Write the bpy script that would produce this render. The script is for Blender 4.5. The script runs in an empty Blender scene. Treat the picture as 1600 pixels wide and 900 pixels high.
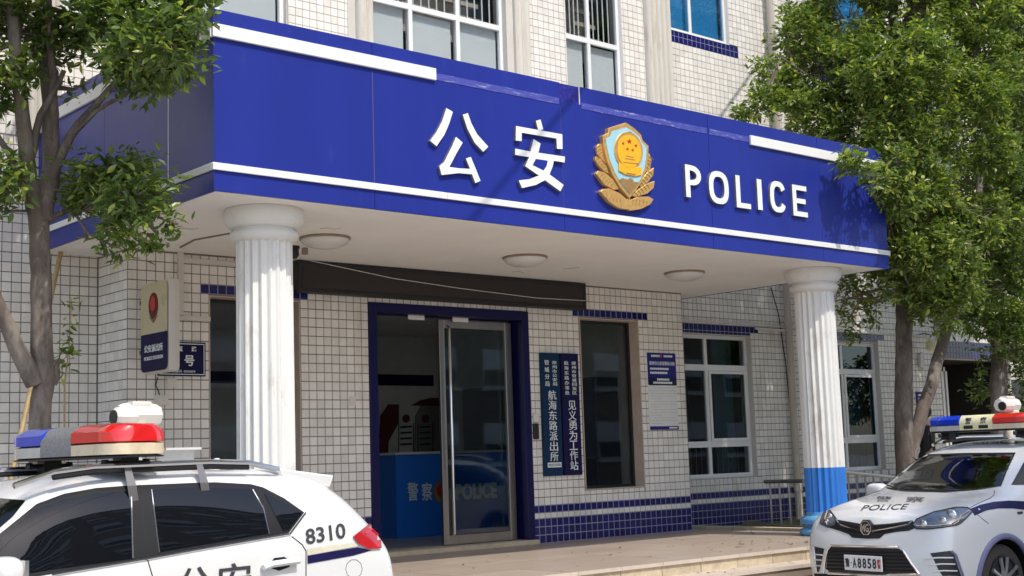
import bpy, bmesh, math, random
from mathutils import Vector, Matrix, noise
from mathutils.bvhtree import BVHTree
from mathutils.geometry import tessellate_polygon
R = math.radians
random.seed(7)
scene = bpy.context.scene
col = scene.collection

# ------------------------------------------------------------------ camera
CF = 2086.58                                   # focal length in photo pixels (1600 wide)
CAM = Vector((-11.063, -12.526, 1.0633))       # metres; porch floor is z = 0, wall face y = 0
yaw, pitch, roll = 0.71259, 0.12625, -0.032586
fw = Vector((math.sin(yaw)*math.cos(pitch), math.cos(yaw)*math.cos(pitch), math.sin(pitch)))
rt = Vector((math.cos(yaw), -math.sin(yaw), 0)); up = rt.cross(fw)
rt, up = math.cos(roll)*rt+math.sin(roll)*up, -math.sin(roll)*rt+math.cos(roll)*up
cd = bpy.data.cameras.new('camera'); cam = bpy.data.objects.new('camera', cd); col.objects.link(cam)
cd.sensor_width = 36; cd.lens = CF/1600*36; cd.clip_start = .1; cd.clip_end = 600
m = Matrix((rt, up, -fw)).transposed().to_4x4(); m.translation = CAM; cam.matrix_world = m
scene.camera = cam
def ray(px, py): return (fw+(px-800)/CF*rt-(py-450)/CF*up).normalized()
def on(px, py, x=None, y=None, z=None):        # the point on an axis plane that a photo pixel looks at
    d = ray(px, py)
    t = (x-CAM.x)/d.x if x is not None else (y-CAM.y)/d.y if y is not None else (z-CAM.z)/d.z
    return CAM+d*t
def pix(P):
    v = Vector(P)-CAM; w = v.dot(fw)
    return 800+CF*v.dot(rt)/w, 450-CF*v.dot(up)/w, w

# ------------------------------------------------------------------ sky, sun, exposure
SUN = Vector((.10, -1, 1.50)).normalized()     # towards the sun
wd = bpy.data.worlds.new('World'); scene.world = wd; wd.use_nodes = True
nt = wd.node_tree; sky = nt.nodes.new('ShaderNodeTexSky'); sky.sky_type = 'NISHITA'; sky.sun_disc = False
sky.sun_elevation = math.asin(SUN.z); sky.sun_rotation = math.atan2(SUN.x, SUN.y)
sky.dust_density = 2.0; sky.air_density = 1.0; sky.ozone_density = 1.0
nt.links.new(sky.outputs[0], nt.nodes['Background'].inputs[0]); nt.nodes['Background'].inputs[1].default_value = .15
sl = bpy.data.lights.new('sun', 'SUN'); sl.energy = 2.05; sl.angle = R(.55); sl.color = (1, .95, .86)
so = bpy.data.objects.new('sun', sl); col.objects.link(so); so.rotation_euler = (-SUN).to_track_quat('-Z', 'Y').to_euler()
vs = scene.view_settings; vs.view_transform = 'Standard'; vs.look = 'None'; vs.exposure = .82; vs.gamma = 1; vs.use_curve_mapping = False
scene.cycles.max_bounces = 8; scene.cycles.transparent_max_bounces = 16

# ------------------------------------------------------------------ materials
def srgb(r, g, b): return tuple((c/255/12.92 if c/255 < .04045 else ((c/255+.055)/1.055)**2.4) for c in (r, g, b))
MATS = {}
def mat(name, rgb, rough=.6, metal=0, var=.12, scale=3, bump=0, bscale=60, spec=.5, rnd=0, coat=0, stretch=(1, 1, 1), dirt=None, dscale=1.2, dlo=.55, dhi=.75, emit=0, island=False):
    if name in MATS: return MATS[name]
    M = bpy.data.materials.new(name); M.use_nodes = True; n = M.node_tree.nodes; L = M.node_tree.links
    b = n['Principled BSDF']; b.inputs['Roughness'].default_value = rough; b.inputs['Metallic'].default_value = metal
    b.inputs['Specular IOR Level'].default_value = spec; b.inputs['Coat Weight'].default_value = coat; b.inputs['Coat Roughness'].default_value = .06
    tc = n.new('ShaderNodeTexCoord'); mp = n.new('ShaderNodeMapping'); mp.inputs['Scale'].default_value = stretch
    geo = n.new('ShaderNodeNewGeometry'); L.new(geo.outputs['Position'], mp.inputs['Vector'])
    nz = n.new('ShaderNodeTexNoise'); nz.inputs['Scale'].default_value = scale; nz.inputs['Detail'].default_value = 6; nz.inputs['Roughness'].default_value = .65
    L.new(mp.outputs[0], nz.inputs['Vector'])
    rp = n.new('ShaderNodeMapRange'); rp.inputs['From Min'].default_value = .25; rp.inputs['From Max'].default_value = .75
    rp.inputs['To Min'].default_value = 1-var; rp.inputs['To Max'].default_value = 1+var; L.new(nz.outputs['Fac'], rp.inputs['Value'])
    val = rp.outputs[0]
    if rnd:
        src = geo.outputs['Random Per Island'] if island else n.new('ShaderNodeObjectInfo').outputs['Random']
        r2 = n.new('ShaderNodeMapRange'); r2.inputs['To Min'].default_value = 1-rnd; r2.inputs['To Max'].default_value = 1+rnd; L.new(src, r2.inputs['Value'])
        mu = n.new('ShaderNodeMath'); mu.operation = 'MULTIPLY'; L.new(val, mu.inputs[0]); L.new(r2.outputs[0], mu.inputs[1]); val = mu.outputs[0]
    mx = n.new('ShaderNodeVectorMath'); mx.operation = 'SCALE'; mx.inputs[0].default_value = rgb; L.new(val, mx.inputs['Scale'])
    c = mx.outputs[0]
    if dirt:
        dz = n.new('ShaderNodeTexNoise'); dz.inputs['Scale'].default_value = dscale; dz.inputs['Detail'].default_value = 8; dz.inputs['Roughness'].default_value = .7
        L.new(mp.outputs[0], dz.inputs['Vector'])
        dr = n.new('ShaderNodeMapRange'); dr.inputs['From Min'].default_value = dlo; dr.inputs['From Max'].default_value = dhi; L.new(dz.outputs['Fac'], dr.inputs['Value'])
        mm = n.new('ShaderNodeMix'); mm.data_type = 'RGBA'; L.new(dr.outputs[0], mm.inputs['Factor']); L.new(c, mm.inputs['A']); mm.inputs['B'].default_value = (*dirt, 1); c = mm.outputs['Result']
    L.new(c, b.inputs['Base Color'])
    if emit: b.inputs['Emission Color'].default_value = (*rgb, 1); b.inputs['Emission Strength'].default_value = emit
    if bump:
        bz = n.new('ShaderNodeTexNoise'); bz.inputs['Scale'].default_value = bscale; bz.inputs['Detail'].default_value = 4; L.new(mp.outputs[0], bz.inputs['Vector'])
        bn = n.new('ShaderNodeBump'); bn.inputs['Strength'].default_value = bump; bn.inputs['Distance'].default_value = .01
        L.new(bz.outputs['Fac'], bn.inputs['Height']); L.new(bn.outputs[0], b.inputs['Normal'])
    MATS[name] = M; return M
def glass(name, tint, refl_rough=.02, ior=1.5, boost=1.0):
    M = bpy.data.materials.new(name); M.use_nodes = True; n = M.node_tree.nodes; L = M.node_tree.links
    n.remove(n['Principled BSDF']); o = n['Material Output']
    t = n.new('ShaderNodeBsdfTransparent'); t.inputs[0].default_value = (*tint, 1)
    g = n.new('ShaderNodeBsdfGlossy'); g.inputs['Roughness'].default_value = refl_rough; g.inputs[0].default_value = (1, 1, 1, 1)
    f = n.new('ShaderNodeFresnel'); g0 = n.new('ShaderNodeNewGeometry'); mr = n.new('ShaderNodeMapRange'); mr.inputs['To Min'].default_value = ior; mr.inputs['To Max'].default_value = 1/ior
    L.new(g0.outputs['Backfacing'], mr.inputs['Value']); L.new(mr.outputs[0], f.inputs[0])     # same reflectance on both faces of a pane
    ma = n.new('ShaderNodeMath'); ma.operation = 'MULTIPLY'; ma.inputs[1].default_value = boost; ma.use_clamp = True; L.new(f.outputs[0], ma.inputs[0])
    geo = n.new('ShaderNodeNewGeometry'); nz = n.new('ShaderNodeTexNoise'); nz.inputs['Scale'].default_value = 1.1; nz.inputs['Detail'].default_value = 1; L.new(geo.outputs['Position'], nz.inputs['Vector'])
    bn = n.new('ShaderNodeBump'); bn.inputs['Strength'].default_value = .05; bn.inputs['Distance'].default_value = .02; L.new(nz.outputs['Fac'], bn.inputs['Height']); L.new(bn.outputs[0], g.inputs['Normal'])
    mx = n.new('ShaderNodeMixShader'); L.new(ma.outputs[0], mx.inputs[0]); L.new(t.outputs[0], mx.inputs[1]); L.new(g.outputs[0], mx.inputs[2]); L.new(mx.outputs[0], o.inputs[0])
    MATS[name] = M; return M

mat('tile_white', (.76, .722, .662), .28, var=.06, scale=14, rnd=.085, spec=.5, dirt=(.42, .34, .25), dscale=2.2, dlo=.56, dhi=.88, stretch=(1, 1, .3))
mat('tile_white_joined', (.76, .722, .662), .28, var=.06, scale=14, rnd=.085, island=True, dirt=(.42, .34, .25), dscale=2.2, dlo=.56, dhi=.88, stretch=(1, 1, .3))
mat('tile_blue', (.009, .009, .10), .2, var=.15, scale=9, rnd=.25)
mat('tile_blue_joined', (.009, .009, .10), .2, var=.15, scale=9, rnd=.25, island=True)
mat('grout', (.205, .17, .14), .9, var=.5, scale=3)
mat('grout_light', (.36, .335, .31), .9, var=.2, scale=6)
mat('reveal', (.50, .40, .33), .7, var=.15, scale=5)
mat('plaster', (.55, .52, .47), .8, var=.08, scale=2, bump=.1, dirt=(.40, .36, .31), dscale=1.1, dlo=.6, dhi=.9)
mat('soffit', (.82, .79, .745), .8, var=.05, scale=1.4, bump=.08, bscale=25, dirt=(.42, .36, .30), dscale=2.3, dlo=.68, dhi=.9)
mat('blue_panel', (.018, .031, .245), .33, var=.17, scale=1.1, stretch=(1, 1, .22), bump=.40, bscale=1.3, spec=.32, dirt=(.050, .070, .30), dscale=9, dlo=.60, dhi=1.0)
mat('blue_deep', (.010, .014, .17), .3, var=.15, scale=6)
mat('blue_scuffed', (.05, .06, .33), .6, var=.3, scale=20, dirt=(.30, .31, .48), dscale=14, dlo=.55, dhi=.68, stretch=(.5, 1, 3))
mat('blue_mottled', (.012, .012, .19), .45, var=.4, scale=25, dirt=(.05, .05, .35), dscale=30, dlo=.5, dhi=.7)
mat('white_trim', (.75, .74, .71), .45, var=.05, scale=2, dirt=(.55, .52, .47), dscale=3, dlo=.62, dhi=.95)
mat('trim_edge', (.10, .09, .09), .6)
mat('column_white', (.73, .715, .68), .55, var=.06, scale=2.5, bump=.12, bscale=30, dirt=(.40, .33, .26), dscale=3.5, dlo=.56, dhi=.80, stretch=(1, 1, .4))
mat('column_blue', (.035, .20, .62), .4, var=.12, scale=4, bump=.1, bscale=20, dirt=(.35, .48, .65), dscale=9, dlo=.68, dhi=.76)
mat('column_base_blue', (.10, .32, .58), .5, var=.15, scale=6, dirt=(.40, .48, .55), dscale=6, dlo=.55, dhi=.75)
mat('pilaster', (.60, .56, .49), .7, var=.12, scale=3, stretch=(4, 4, .5), bump=.2, bscale=14, dirt=(.36, .31, .25), dscale=3, dlo=.52, dhi=.75)
mat('steel', (.40, .38, .36), .32, 1, var=.12, scale=5, stretch=(1, 1, .2))
mat('aluminium', (.70, .70, .69), .35, .15, var=.05)
mat('window_white', (.74, .74, .73), .4, var=.05)
mat('black_panel', (.018, .015, .014), .55, var=.25, scale=3, bump=.3, bscale=120)
mat('black', (.012, .012, .013), .5)
mat('blue_trim', (.005, .005, .055), .35, var=.1, spec=.3)
mat('stone', (.50, .415, .29), .7, var=.14, scale=18, rnd=.12, bump=.3, bscale=55, dirt=(.26, .21, .15), dscale=3, dlo=.5, dhi=.75)
mat('stone_tread', (.52, .44, .36), .5, var=.10, scale=9, rnd=.08, bump=.08, bscale=40)
mat('floor_slab', (.40, .325, .26), .34, var=.13, scale=5, rnd=.06, stretch=(.35, 1.6, 1), dirt=(.27, .21, .165), dscale=2.5, dlo=.48, dhi=.8)
mat('joint', (.22, .17, .13), .9)
mat('concrete', (.36, .335, .295), .9, var=.25, scale=25, bump=.4, bscale=150)
mat('paving', (.30, .28, .26), .85, var=.2, scale=6, rnd=.12, bump=.2, bscale=80)
mat('earth', (.09, .075, .05), .95, var=.4, scale=8, dirt=(.10, .12, .03), dscale=4, dlo=.45, dhi=.65, bump=.6)
mat('letter_white', (.76, .79, .77), .4, var=.03)
mat('letter_side', (.16, .15, .17), .6, var=.2, scale=20)  # shade and grime of the side faces put into a dark grey
mat('gold', (.72, .44, .15), .38, .5, var=.2, scale=18)
mat('gold_dark', (.40, .24, .09), .5, .4, var=.25, scale=20)
mat('emblem_yellow', (.85, .42, .02), .4, var=.1, scale=20)
mat('emblem_blue', (.33, .58, .68), .45, var=.08, scale=10)
mat('red', (.45, .02, .02), .4)
mat('dark_red', (.10, .008, .010), .6, var=.2)
mat('board_grey', (.20, .19, .185), .7, var=.1)
mat('cabinet', (.022, .024, .040), .5, var=.2)
mat('navy', (.006, .005, .050), .5, var=.1, spec=.2)
mat('teal_navy', (.004, .026, .072), .5, var=.1, spec=.2)
mat('poster_blue', (.020, .017, .17), .5, spec=.25)
mat('paper', (.70, .69, .66), .7, var=.04)
mat('ink', (.03, .03, .035), .7)
mat('grey_text', (.42, .42, .44), .6)
mat('cream_box', (.52, .45, .28), .45, var=.12, scale=4, dirt=(.30, .25, .14), dscale=4, dlo=.55, dhi=.8)
mat('offwhite_plastic', (.66, .62, .55), .4, var=.06)
mat('lamp_glass', (.66, .64, .62), .25, var=.04)
mat('bronze', (.20, .15, .10), .4, .6)
mat('conduit', (.62, .58, .52), .55, var=.1)
mat('pipe', (.48, .42, .35), .6, var=.2, scale=3, stretch=(1, 1, .3))
mat('rust_pipe', (.30, .22, .15), .7, var=.3, scale=4)
mat('interior_wall', (.62, .61, .59), .7)
mat('interior_floor', (.45, .43, .40), .35)
mat('counter_blue', (.015, .16, .64), .35, var=.05)
mat('skin', (.46, .27, .19), .55)
mat('hair', (.012, .010, .010), .5)
mat('shirt', (.30, .36, .38), .8)
mat('dark_cloth', (.012, .012, .014), .85)
mat('car_white', (.66, .655, .64), .22, var=.015, coat=.8)
mat('car_black', (.014, .014, .016), .35)
mat('car_plastic', (.012, .012, .014), .5, spec=.22)
mat('purple_grey', (.16, .16, .27), .5)
mat('chrome', (.72, .72, .73), .12, 1, var=.02)
mat('car_glass_dark', (.003, .004, .006), .02, spec=.5, var=0)
mat('headlamp', (.16, .18, .21), .08, .5, var=.5, scale=9, coat=1)
mat('tail_red', (.42, .008, .012), .12, var=.2, scale=12, coat=1)
mat('stripe_navy', (.008, .006, .055), .4, spec=.3)
mat('cream_stripe', (.58, .54, .42), .4, var=.12, scale=8)
mat('lens_blue', (.008, .045, .50), .10, coat=1, var=.12, scale=7)
mat('lens_red', (.62, .012, .012), .10, coat=1, var=.12, scale=7)
mat('lens_clear', (.62, .52, .36), .2, coat=.6, var=.18, scale=9)
mat('lens_clear_grey', (.48, .47, .43), .2, coat=.6, var=.15, scale=9)
mat('bar_cream', (.74, .68, .40), .35)
mat('speaker_mesh', (.20, .20, .20), .5, .3, var=.5, scale=90)
mat('tyre', (.045, .038, .034), .85, var=.2, scale=30, bump=.3, bscale=50)
mat('rim', (.40, .39, .38), .3, .9)
mat('seat_cloth', (.03, .035, .09), .8)
mat('bark', (.125, .096, .078), .9, var=.45, scale=7, stretch=(1, 1, .35), bump=1.0, bscale=26, dirt=(.24, .20, .165), dscale=4, dlo=.48, dhi=.62)  # paler dappled patches enter through the dirt colour
mat('bamboo', (.42, .29, .13), .5, var=.2, scale=5)
mat('moss', (.07, .09, .02), .95, var=.5, scale=20)
glass('window_glass', (.72, .76, .76), boost=.8)
glass('blue_glass', (.42, .72, .90), boost=1.4)  # blue tint also stands for the sky these panes reflect
glass('teal_glass', (.30, .52, .64), boost=.9)
glass('door_glass', (.82, .86, .87), boost=.8)
glass('clear_glass', (.90, .92, .93), boost=.8)
mat('grout_lilac', (.32, .31, .44), .8, var=.15)
glass('wind_glass', (.40, .44, .45), boost=1.2)
glass('lamp_cover', (.85, .88, .9), boost=1.5)
mat('interior_shade', (.02, .02, .021), .9)  # near-black colour carries the shade of unlit rooms and the recess
mat('blind', (.60, .60, .58), .8, var=.04)
mat('frosted', (.64, .65, .64), .35, var=.04, scale=2)
mat('beige_bars', (.48, .40, .30), .6)
mat('curtain_teal', (.05, .13, .18), .7, var=.3, scale=4, stretch=(6, 1, .3))
def leafmat(name, base, tip, trans=.35):
    M = bpy.data.materials.new(name); M.use_nodes = True; n = M.node_tree.nodes; L = M.node_tree.links
    b = n['Principled BSDF']; b.inputs['Roughness'].default_value = .38; b.inputs['Specular IOR Level'].default_value = .5
    geo = n.new('ShaderNodeNewGeometry'); r = n.new('ShaderNodeValToRGB')
    r.color_ramp.elements[0].color = (*base, 1); r.color_ramp.elements[1].color = (*tip, 1)
    e = r.color_ramp.elements.new(.72); e.color = tuple(base[i]*1.5 for i in range(3))+(1,)
    L.new(geo.outputs['Random Per Island'], r.inputs[0]); L.new(r.outputs[0], b.inputs['Base Color'])
    t = n.new('ShaderNodeBsdfTranslucent'); g = n.new('ShaderNodeVectorMath'); g.operation = 'MULTIPLY'; g.inputs[1].default_value = (1.2, 1.35, .5); L.new(r.outputs[0], g.inputs[0]); L.new(g.outputs[0], t.inputs[0])
    mx = n.new('ShaderNodeMixShader'); mx.inputs[0].default_value = trans; L.new(b.outputs[0], mx.inputs[1]); L.new(t.outputs[0], mx.inputs[2]); L.new(mx.outputs[0], n['Material Output'].inputs[0])
    MATS[name] = M
leafmat('leaf', (.082, .125, .032), (.40, .44, .10), .42)
leafmat('leaf_light', (.105, .150, .036), (.52, .53, .12), .42)
MT = MATS

# ------------------------------------------------------------------ mesh helpers
class MB:
    def __init__(s): s.v = []; s.f = []
    def add(s, vs, fs):
        o = len(s.v); s.v += [tuple(p) for p in vs]; s.f += [tuple(i+o for i in f) for f in fs]; return s
    def box(s, x0, x1, y0, y1, z0, z1):
        return s.add([(x, y, z) for z in (z0, z1) for y in (y0, y1) for x in (x0, x1)], [(0, 2, 3, 1), (4, 5, 7, 6), (0, 1, 5, 4), (2, 6, 7, 3), (0, 4, 6, 2), (1, 3, 7, 5)])
    def bev(s, x0, x1, y0, y1, z0, z1, b):     # box with chamfered edges (bevel on all edges)
        bm = bmesh.new(); bmesh.ops.create_cube(bm, size=1)
        for v in bm.verts: v.co = Vector((x0+(v.co.x+.5)*(x1-x0), y0+(v.co.y+.5)*(y1-y0), z0+(v.co.z+.5)*(z1-z0)))
        bmesh.ops.bevel(bm, geom=bm.edges[:], offset=b, segments=2, affect='EDGES', profile=.6)
        s.bm(bm); return s
    def bm(s, bm):
        bm.verts.index_update(); s.add([v.co.copy() for v in bm.verts], [[v.index for v in f.verts] for f in bm.faces]); bm.free(); return s
    def quad(s, a, b, c, d): return s.add([a, b, c, d], [(0, 1, 2, 3)])
    def tube(s, pts, rad, n=8, cap=True):
        pts = [Vector(p) for p in pts]; rad = rad if isinstance(rad, (list, tuple)) else [rad]*len(pts); vs = []; fs = []
        prev = None
        for i, p in enumerate(pts):
            t = (pts[min(i+1, len(pts)-1)]-pts[max(i-1, 0)])
            if t.length < 1e-9: t = Vector((0, 0, 1))
            t.normalize()
            if prev is None: a = t.orthogonal().normalized()
            else:
                a = prev-t*prev.dot(t); a = a.normalized() if a.length > 1e-6 else t.orthogonal().normalized()
            prev = a; b = t.cross(a)
            for k in range(n): vs.append(p+(a*math.cos(2*math.pi*k/n)+b*math.sin(2*math.pi*k/n))*rad[i])
        for i in range(len(pts)-1):
            for k in range(n): fs.append((i*n+k, i*n+(k+1) % n, (i+1)*n+(k+1) % n, (i+1)*n+k))
        if cap: fs.append(tuple(range(n-1, -1, -1))); fs.append(tuple((len(pts)-1)*n+k for k in range(n)))
        return s.add(vs, fs)
    def lathe(s, prof, c=(0, 0, 0), n=24, axis='z'):   # prof: (r, h)
        vs = []; fs = []
        for r, h in prof:
            for k in range(n):
                a = 2*math.pi*k/n; x, y = r*math.cos(a), r*math.sin(a)
                p = (x, y, h) if axis == 'z' else (x, h, y) if axis == 'y' else (h, x, y)
                vs.append((p[0]+c[0], p[1]+c[1], p[2]+c[2]))
        for i in range(len(prof)-1):
            for k in range(n):
                f = (i*n+k, i*n+(k+1) % n, (i+1)*n+(k+1) % n, (i+1)*n+k); fs.append(f if axis != 'y' else f[::-1])
        fs.append(tuple(range(n)) if axis == 'y' else tuple(range(n-1, -1, -1))); l = (len(prof)-1)*n
        fs.append(tuple(l+k for k in range(n-1, -1, -1)) if axis == 'y' else tuple(l+k for k in range(n)))
        return s.add(vs, fs)
    def prism(s, poly, fn, d):                  # poly of 2-D points, fn(u, v, w)->3-D, depth d along w
        n = len(poly); area = sum(poly[i][0]*poly[(i+1) % n][1]-poly[(i+1) % n][0]*poly[i][1] for i in range(n))
        if area < 0: poly = poly[::-1]
        tri = tessellate_polygon([[Vector((p[0], p[1], 0)) for p in poly]])
        vs = [fn(u, v, 0) for u, v in poly]+[fn(u, v, d) for u, v in poly]; fs = []
        for t in tri: fs.append(tuple(t)); fs.append(tuple(n+i for i in t[::-1]))
        fs += [(i, (i+1) % n, n+(i+1) % n, n+i) for i in range(n)]
        return s.add(vs, fs)
    def build(s, name, material, parent=None, smooth=False, fix=True, bevel=0):
        me = bpy.data.meshes.new(name); me.from_pydata([tuple(p) for p in s.v], [], s.f)
        if fix:
            bm = bmesh.new(); bm.from_mesh(me); bmesh.ops.recalc_face_normals(bm, faces=bm.faces[:])
            if bevel: bmesh.ops.bevel(bm, geom=bm.edges[:], offset=bevel, segments=1, affect='EDGES')
            bm.to_mesh(me); bm.free()
        me.materials.append(MT[material] if isinstance(material, str) else material)
        if smooth: me.polygons.foreach_set('use_smooth', [True]*len(me.polygons)); me.set_sharp_from_angle(angle=R(38))
        return obj(name, me, parent)
def obj(name, me, parent=None):
    o = bpy.data.objects.new(name, me); col.objects.link(o)
    if parent: o.parent = parent
    return o
def thing(name, label, cat, loc=(0, 0, 0), rz=0, group=None):
    o = bpy.data.objects.new(name, None); col.objects.link(o); o.location = loc; o.rotation_euler = (0, 0, rz); o.empty_display_size = .2
    return tag(o, label, cat, group)
def tag(o, label, cat, group=None):
    o['label'] = label; o['category'] = cat
    if group: o['group'] = group
    return o
def struct(o): o['kind'] = 'structure'; return o
def B(name, material, parent, *a, bevel=0): return MB().box(*a).build(name, material, parent, bevel=bevel)
def textmesh(s, size, off=0, ext=.002, sx=1, align='CENTER', shear=0):
    cu = bpy.data.curves.new('txt', 'FONT'); cu.body = s; cu.size = size; cu.offset = off; cu.extrude = ext; cu.align_x = align; cu.align_y = 'CENTER'; cu.resolution_u = 3; cu.shear = shear
    o = bpy.data.objects.new('txt', cu); col.objects.link(o); bpy.context.view_layer.update()
    me = bpy.data.meshes.new_from_object(o.evaluated_get(bpy.context.evaluated_depsgraph_get())); bpy.data.objects.remove(o); bpy.data.curves.remove(cu)
    for v in me.vertices: v.co.x *= sx
    return me
def fit(me, w=None, h=None):                     # scale/centre a text mesh to a box of w x h
    xs = [v.co.x for v in me.vertices]; ys = [v.co.y for v in me.vertices]
    cx, cy = (min(xs)+max(xs))/2, (min(ys)+max(ys))/2; a = w/(max(xs)-min(xs)) if w else None; b = h/(max(ys)-min(ys)) if h else None
    a = a or b; b = b or a
    for v in me.vertices: v.co.x = (v.co.x-cx)*a; v.co.y = (v.co.y-cy)*b
    return me
def wtext(name, s, material, parent, X, y, z, w=None, h=None, size=.1, off=0, ext=.002):   # text facing -Y on the plane y
    me = textmesh(s, size, off, ext)
    if len(me.vertices) == 0: return None
    fit(me, w, h) if (w or h) else None
    for v in me.vertices: v.co = Vector((X+v.co.x, y-v.co.z, z+v.co.y))
    me.materials.clear(); me.materials.append(MT[material]); return obj(name, me, parent)

# ------------------------------------------------------------------ ground
G = -.55
struct(MB().box(-400, 400, -400, 400, G-.4, G).build('street', 'concrete'))  # unseen street made pale concrete to bounce light under the canopy
# ------------------------------------------------------------------ porch floor and steps
PX0, PX1, PY = -5.74, 3.06, -3.37
porch = struct(B('porch_floor', 'joint', None, PX0+.01, PX1-.01, PY+.04, 5.4, G-.02, -.012))
xs = [PX0+i*(PX1-PX0)/11 for i in range(12)]; ys = [-3.36, -2.62, -1.88, -1.14, -.40, .34]
for i in range(11):
    for j in range(5):
        B('floor_slab', 'floor_slab', porch, xs[i]+.0025, xs[i+1]-.0025, ys[j]+.0025, ys[j+1]-.0025, -.014, random.uniform(-.0008, .0004))
steps = struct(B('porch_steps', 'joint', None, PX0+.02, PX1-.02, PY-.33, PY+.02, G-.01, -.1375-.012))
MB().box(PX0+.02, PX1-.02, PY-.66, PY-.3, G-.01, -.275-.012).build('step_core', 'joint', steps)
MB().box(PX0+.02, PX1-.02, PY-.99, PY-.63, G-.01, -.4125-.012).build('step_core', 'joint', steps)
for k in range(4):
    yf = PY-.33*k; zt = -.1375*k
    x = PX0+random.uniform(-.3, 0)
    while x < PX1:
        a, b = max(x, PX0), min(x+.57, PX1)
        if b-a > .06:
            B('riser_stone', 'stone', steps, a+.004, b-.004, yf+random.uniform(0, .003), yf+.10, zt-.1375 if k < 3 else G-.01, zt-.036)
            if k > 0: B('tread_stone', 'stone_tread', steps, a+.002, b-.002, yf-.018, yf+.332, zt-.034, zt+random.uniform(-.001, .001))
            else: B('nosing_stone', 'stone_tread', steps, a+.002, b-.002, yf-.020, yf+.0, zt-.034, zt+.0005)
        x += .57
# planting bed and kerb beside the porch
bed = struct(B('planting_bed', 'earth', None, 3.30, 9.9, -1.15, .69, G, -.04))
bm = bmesh.new(); bmesh.ops.create_grid(bm, x_segments=60, y_segments=20, size=.5)
for v in bm.verts: v.co = Vector((3.30+(v.co.x+.5)*6.6, -1.15+(v.co.y+.5)*1.84, -.035+.05*noise.noise(v.co*14)+.03*noise.noise(v.co*40)))
MB().bm(bm).build('moss_cover', 'earth', bed, smooth=True)
for i in range(11): B('kerb_stone', 'stone', bed, 3.10, 3.28, -2.0+i*.245, -2.0+(i+1)*.245-.006, G, .035+random.uniform(0, .004))

# ------------------------------------------------------------------ building
bld = thing('police_station', 'white tiled police station building with blue tile bands, tall windows and fluted pilasters', 'building')
TS = []                                                       # all tiles: (frame, u0, u1, z0, z1, blue)
def rows(z0, z1, special=()):
    z = list(special) if special else [z0]
    while z[-1] < z1-1e-4: z.append(min(z[-1]+.1, z1))
    return z
def tiles(fr, u0, u1, zr, holes=(), blue=(), gap=.010, key='a', ustart=None):
    u = ustart if ustart is not None else u0
    us = []
    while u < u1-1e-4:
        us.append((max(u, u0), min(u+.1, u1))); u += .1
    for zi in range(len(zr)-1):
        for a, b in us:
            r = [a, b, zr[zi], zr[zi+1]]; dead = False
            for h in holes:
                ox = min(r[1], h[1])-max(r[0], h[0]); oz = min(r[3], h[3])-max(r[2], h[2])
                if ox > 1e-4 and oz > 1e-4:
                    opts = [(h[0]-r[0], 0), (r[1]-h[1], 1), (h[2]-r[2], 2), (r[3]-h[3], 3)]
                    best = max(opts)
                    if best[0] < .02: dead = True; break
                    if best[1] == 0: r[1] = h[0]
                    elif best[1] == 1: r[0] = h[1]
                    elif best[1] == 2: r[3] = h[2]
                    else: r[2] = h[3]
            if dead or r[1]-r[0] < .015 or r[3]-r[2] < .015: continue
            cx, cz = (r[0]+r[1])/2, (r[2]+r[3])/2
            bl = any(q[0] <= cx <= q[1] and q[2] <= cz <= q[3] for q in blue)
            TS.append((fr, r[0]+gap/2, r[1]-gap/2, r[2]+gap/2, r[3]-gap/2, bl, key))
def frontY(y): return lambda u, z, d: Vector((u, y-d, z))
def sideX(x, s): return lambda u, z, d: Vector((x+s*d, u, z))
def wall(name, material, x0, x1, y0, y1, z0, z1, holes, parent):
    mb = MB(); X = sorted({x0, x1, *[min(max(h[i], x0), x1) for h in holes for i in (0, 1)]}); Z = sorted({z0, z1, *[min(max(h[i], z0), z1) for h in holes for i in (2, 3)]})
    for zi in range(len(Z)-1):
        run = None
        for xi in range(len(X)-1):
            cx, cz = (X[xi]+X[xi+1])/2, (Z[zi]+Z[zi+1])/2
            solid = not any(h[0] < cx < h[1] and h[2] < cz < h[3] for h in holes)
            if solid: run = [X[xi], X[xi+1]] if run is None else [run[0], X[xi+1]]
            if (not solid or xi == len(X)-2) and run: mb.box(run[0], run[1], y0, y1, Z[zi], Z[zi+1]); run = None
    return mb.build(name, material, parent)
WL, WR, DO = (-4.42, -3.32, .617, 2.845), (.90, 2.0, .617, 2.845), (-2.42, 0, -.05, 2.877)
XL, XR, ZS = -5.32, 2.90, 3.27
wa = wall('ground_floor_wall', 'grout', XL+.006, XR-.006, .006, .25, 0.0, 3.42, [WL, WR, (-2.34, -.08, -.05, 2.80)], bld)
BW, CW = (3.45, 5.22, .655, 2.815), (6.87, 8.62, .655, 2.815)
UW0, UW1, UW2, UW3, UW4 = (-4.85, -3.02, 5.5, 8.3), (-1.80, .40, 5.5, 8.3), (1.52, 2.66, 5.5, 8.3), (3.70, 5.10, 7.45, 9.6), (7.4, 9.2, 7.45, 9.6)
UWm1 = (-8.4, -6.6, 5.5, 8.3)
wb = wall('main_wall', 'grout', -13, 10.5, .706, .95, G, 4.45, [BW, CW, (XL+.2, XR-.2, -.05, 3.3)], bld)
wu = wall('upper_wall', 'grout_light', -13, 13.4, .706, .95, 4.45, 11.2, [UWm1, UW0, UW1, UW2, UW3, UW4], bld)
B('side_return', 'grout', bld, XL+.006, XL+.2, .25, .706, 0, 3.42); B('side_return', 'grout', bld, XR-.2, XR-.006, .25, .706, 0, 3.42)
low = [0, .1, .2, .3, .37, .46]
zr = rows(0, 3.275, low); band = [(-99, 99, -1, .3), (-99, 99, .37, .46)]
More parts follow.
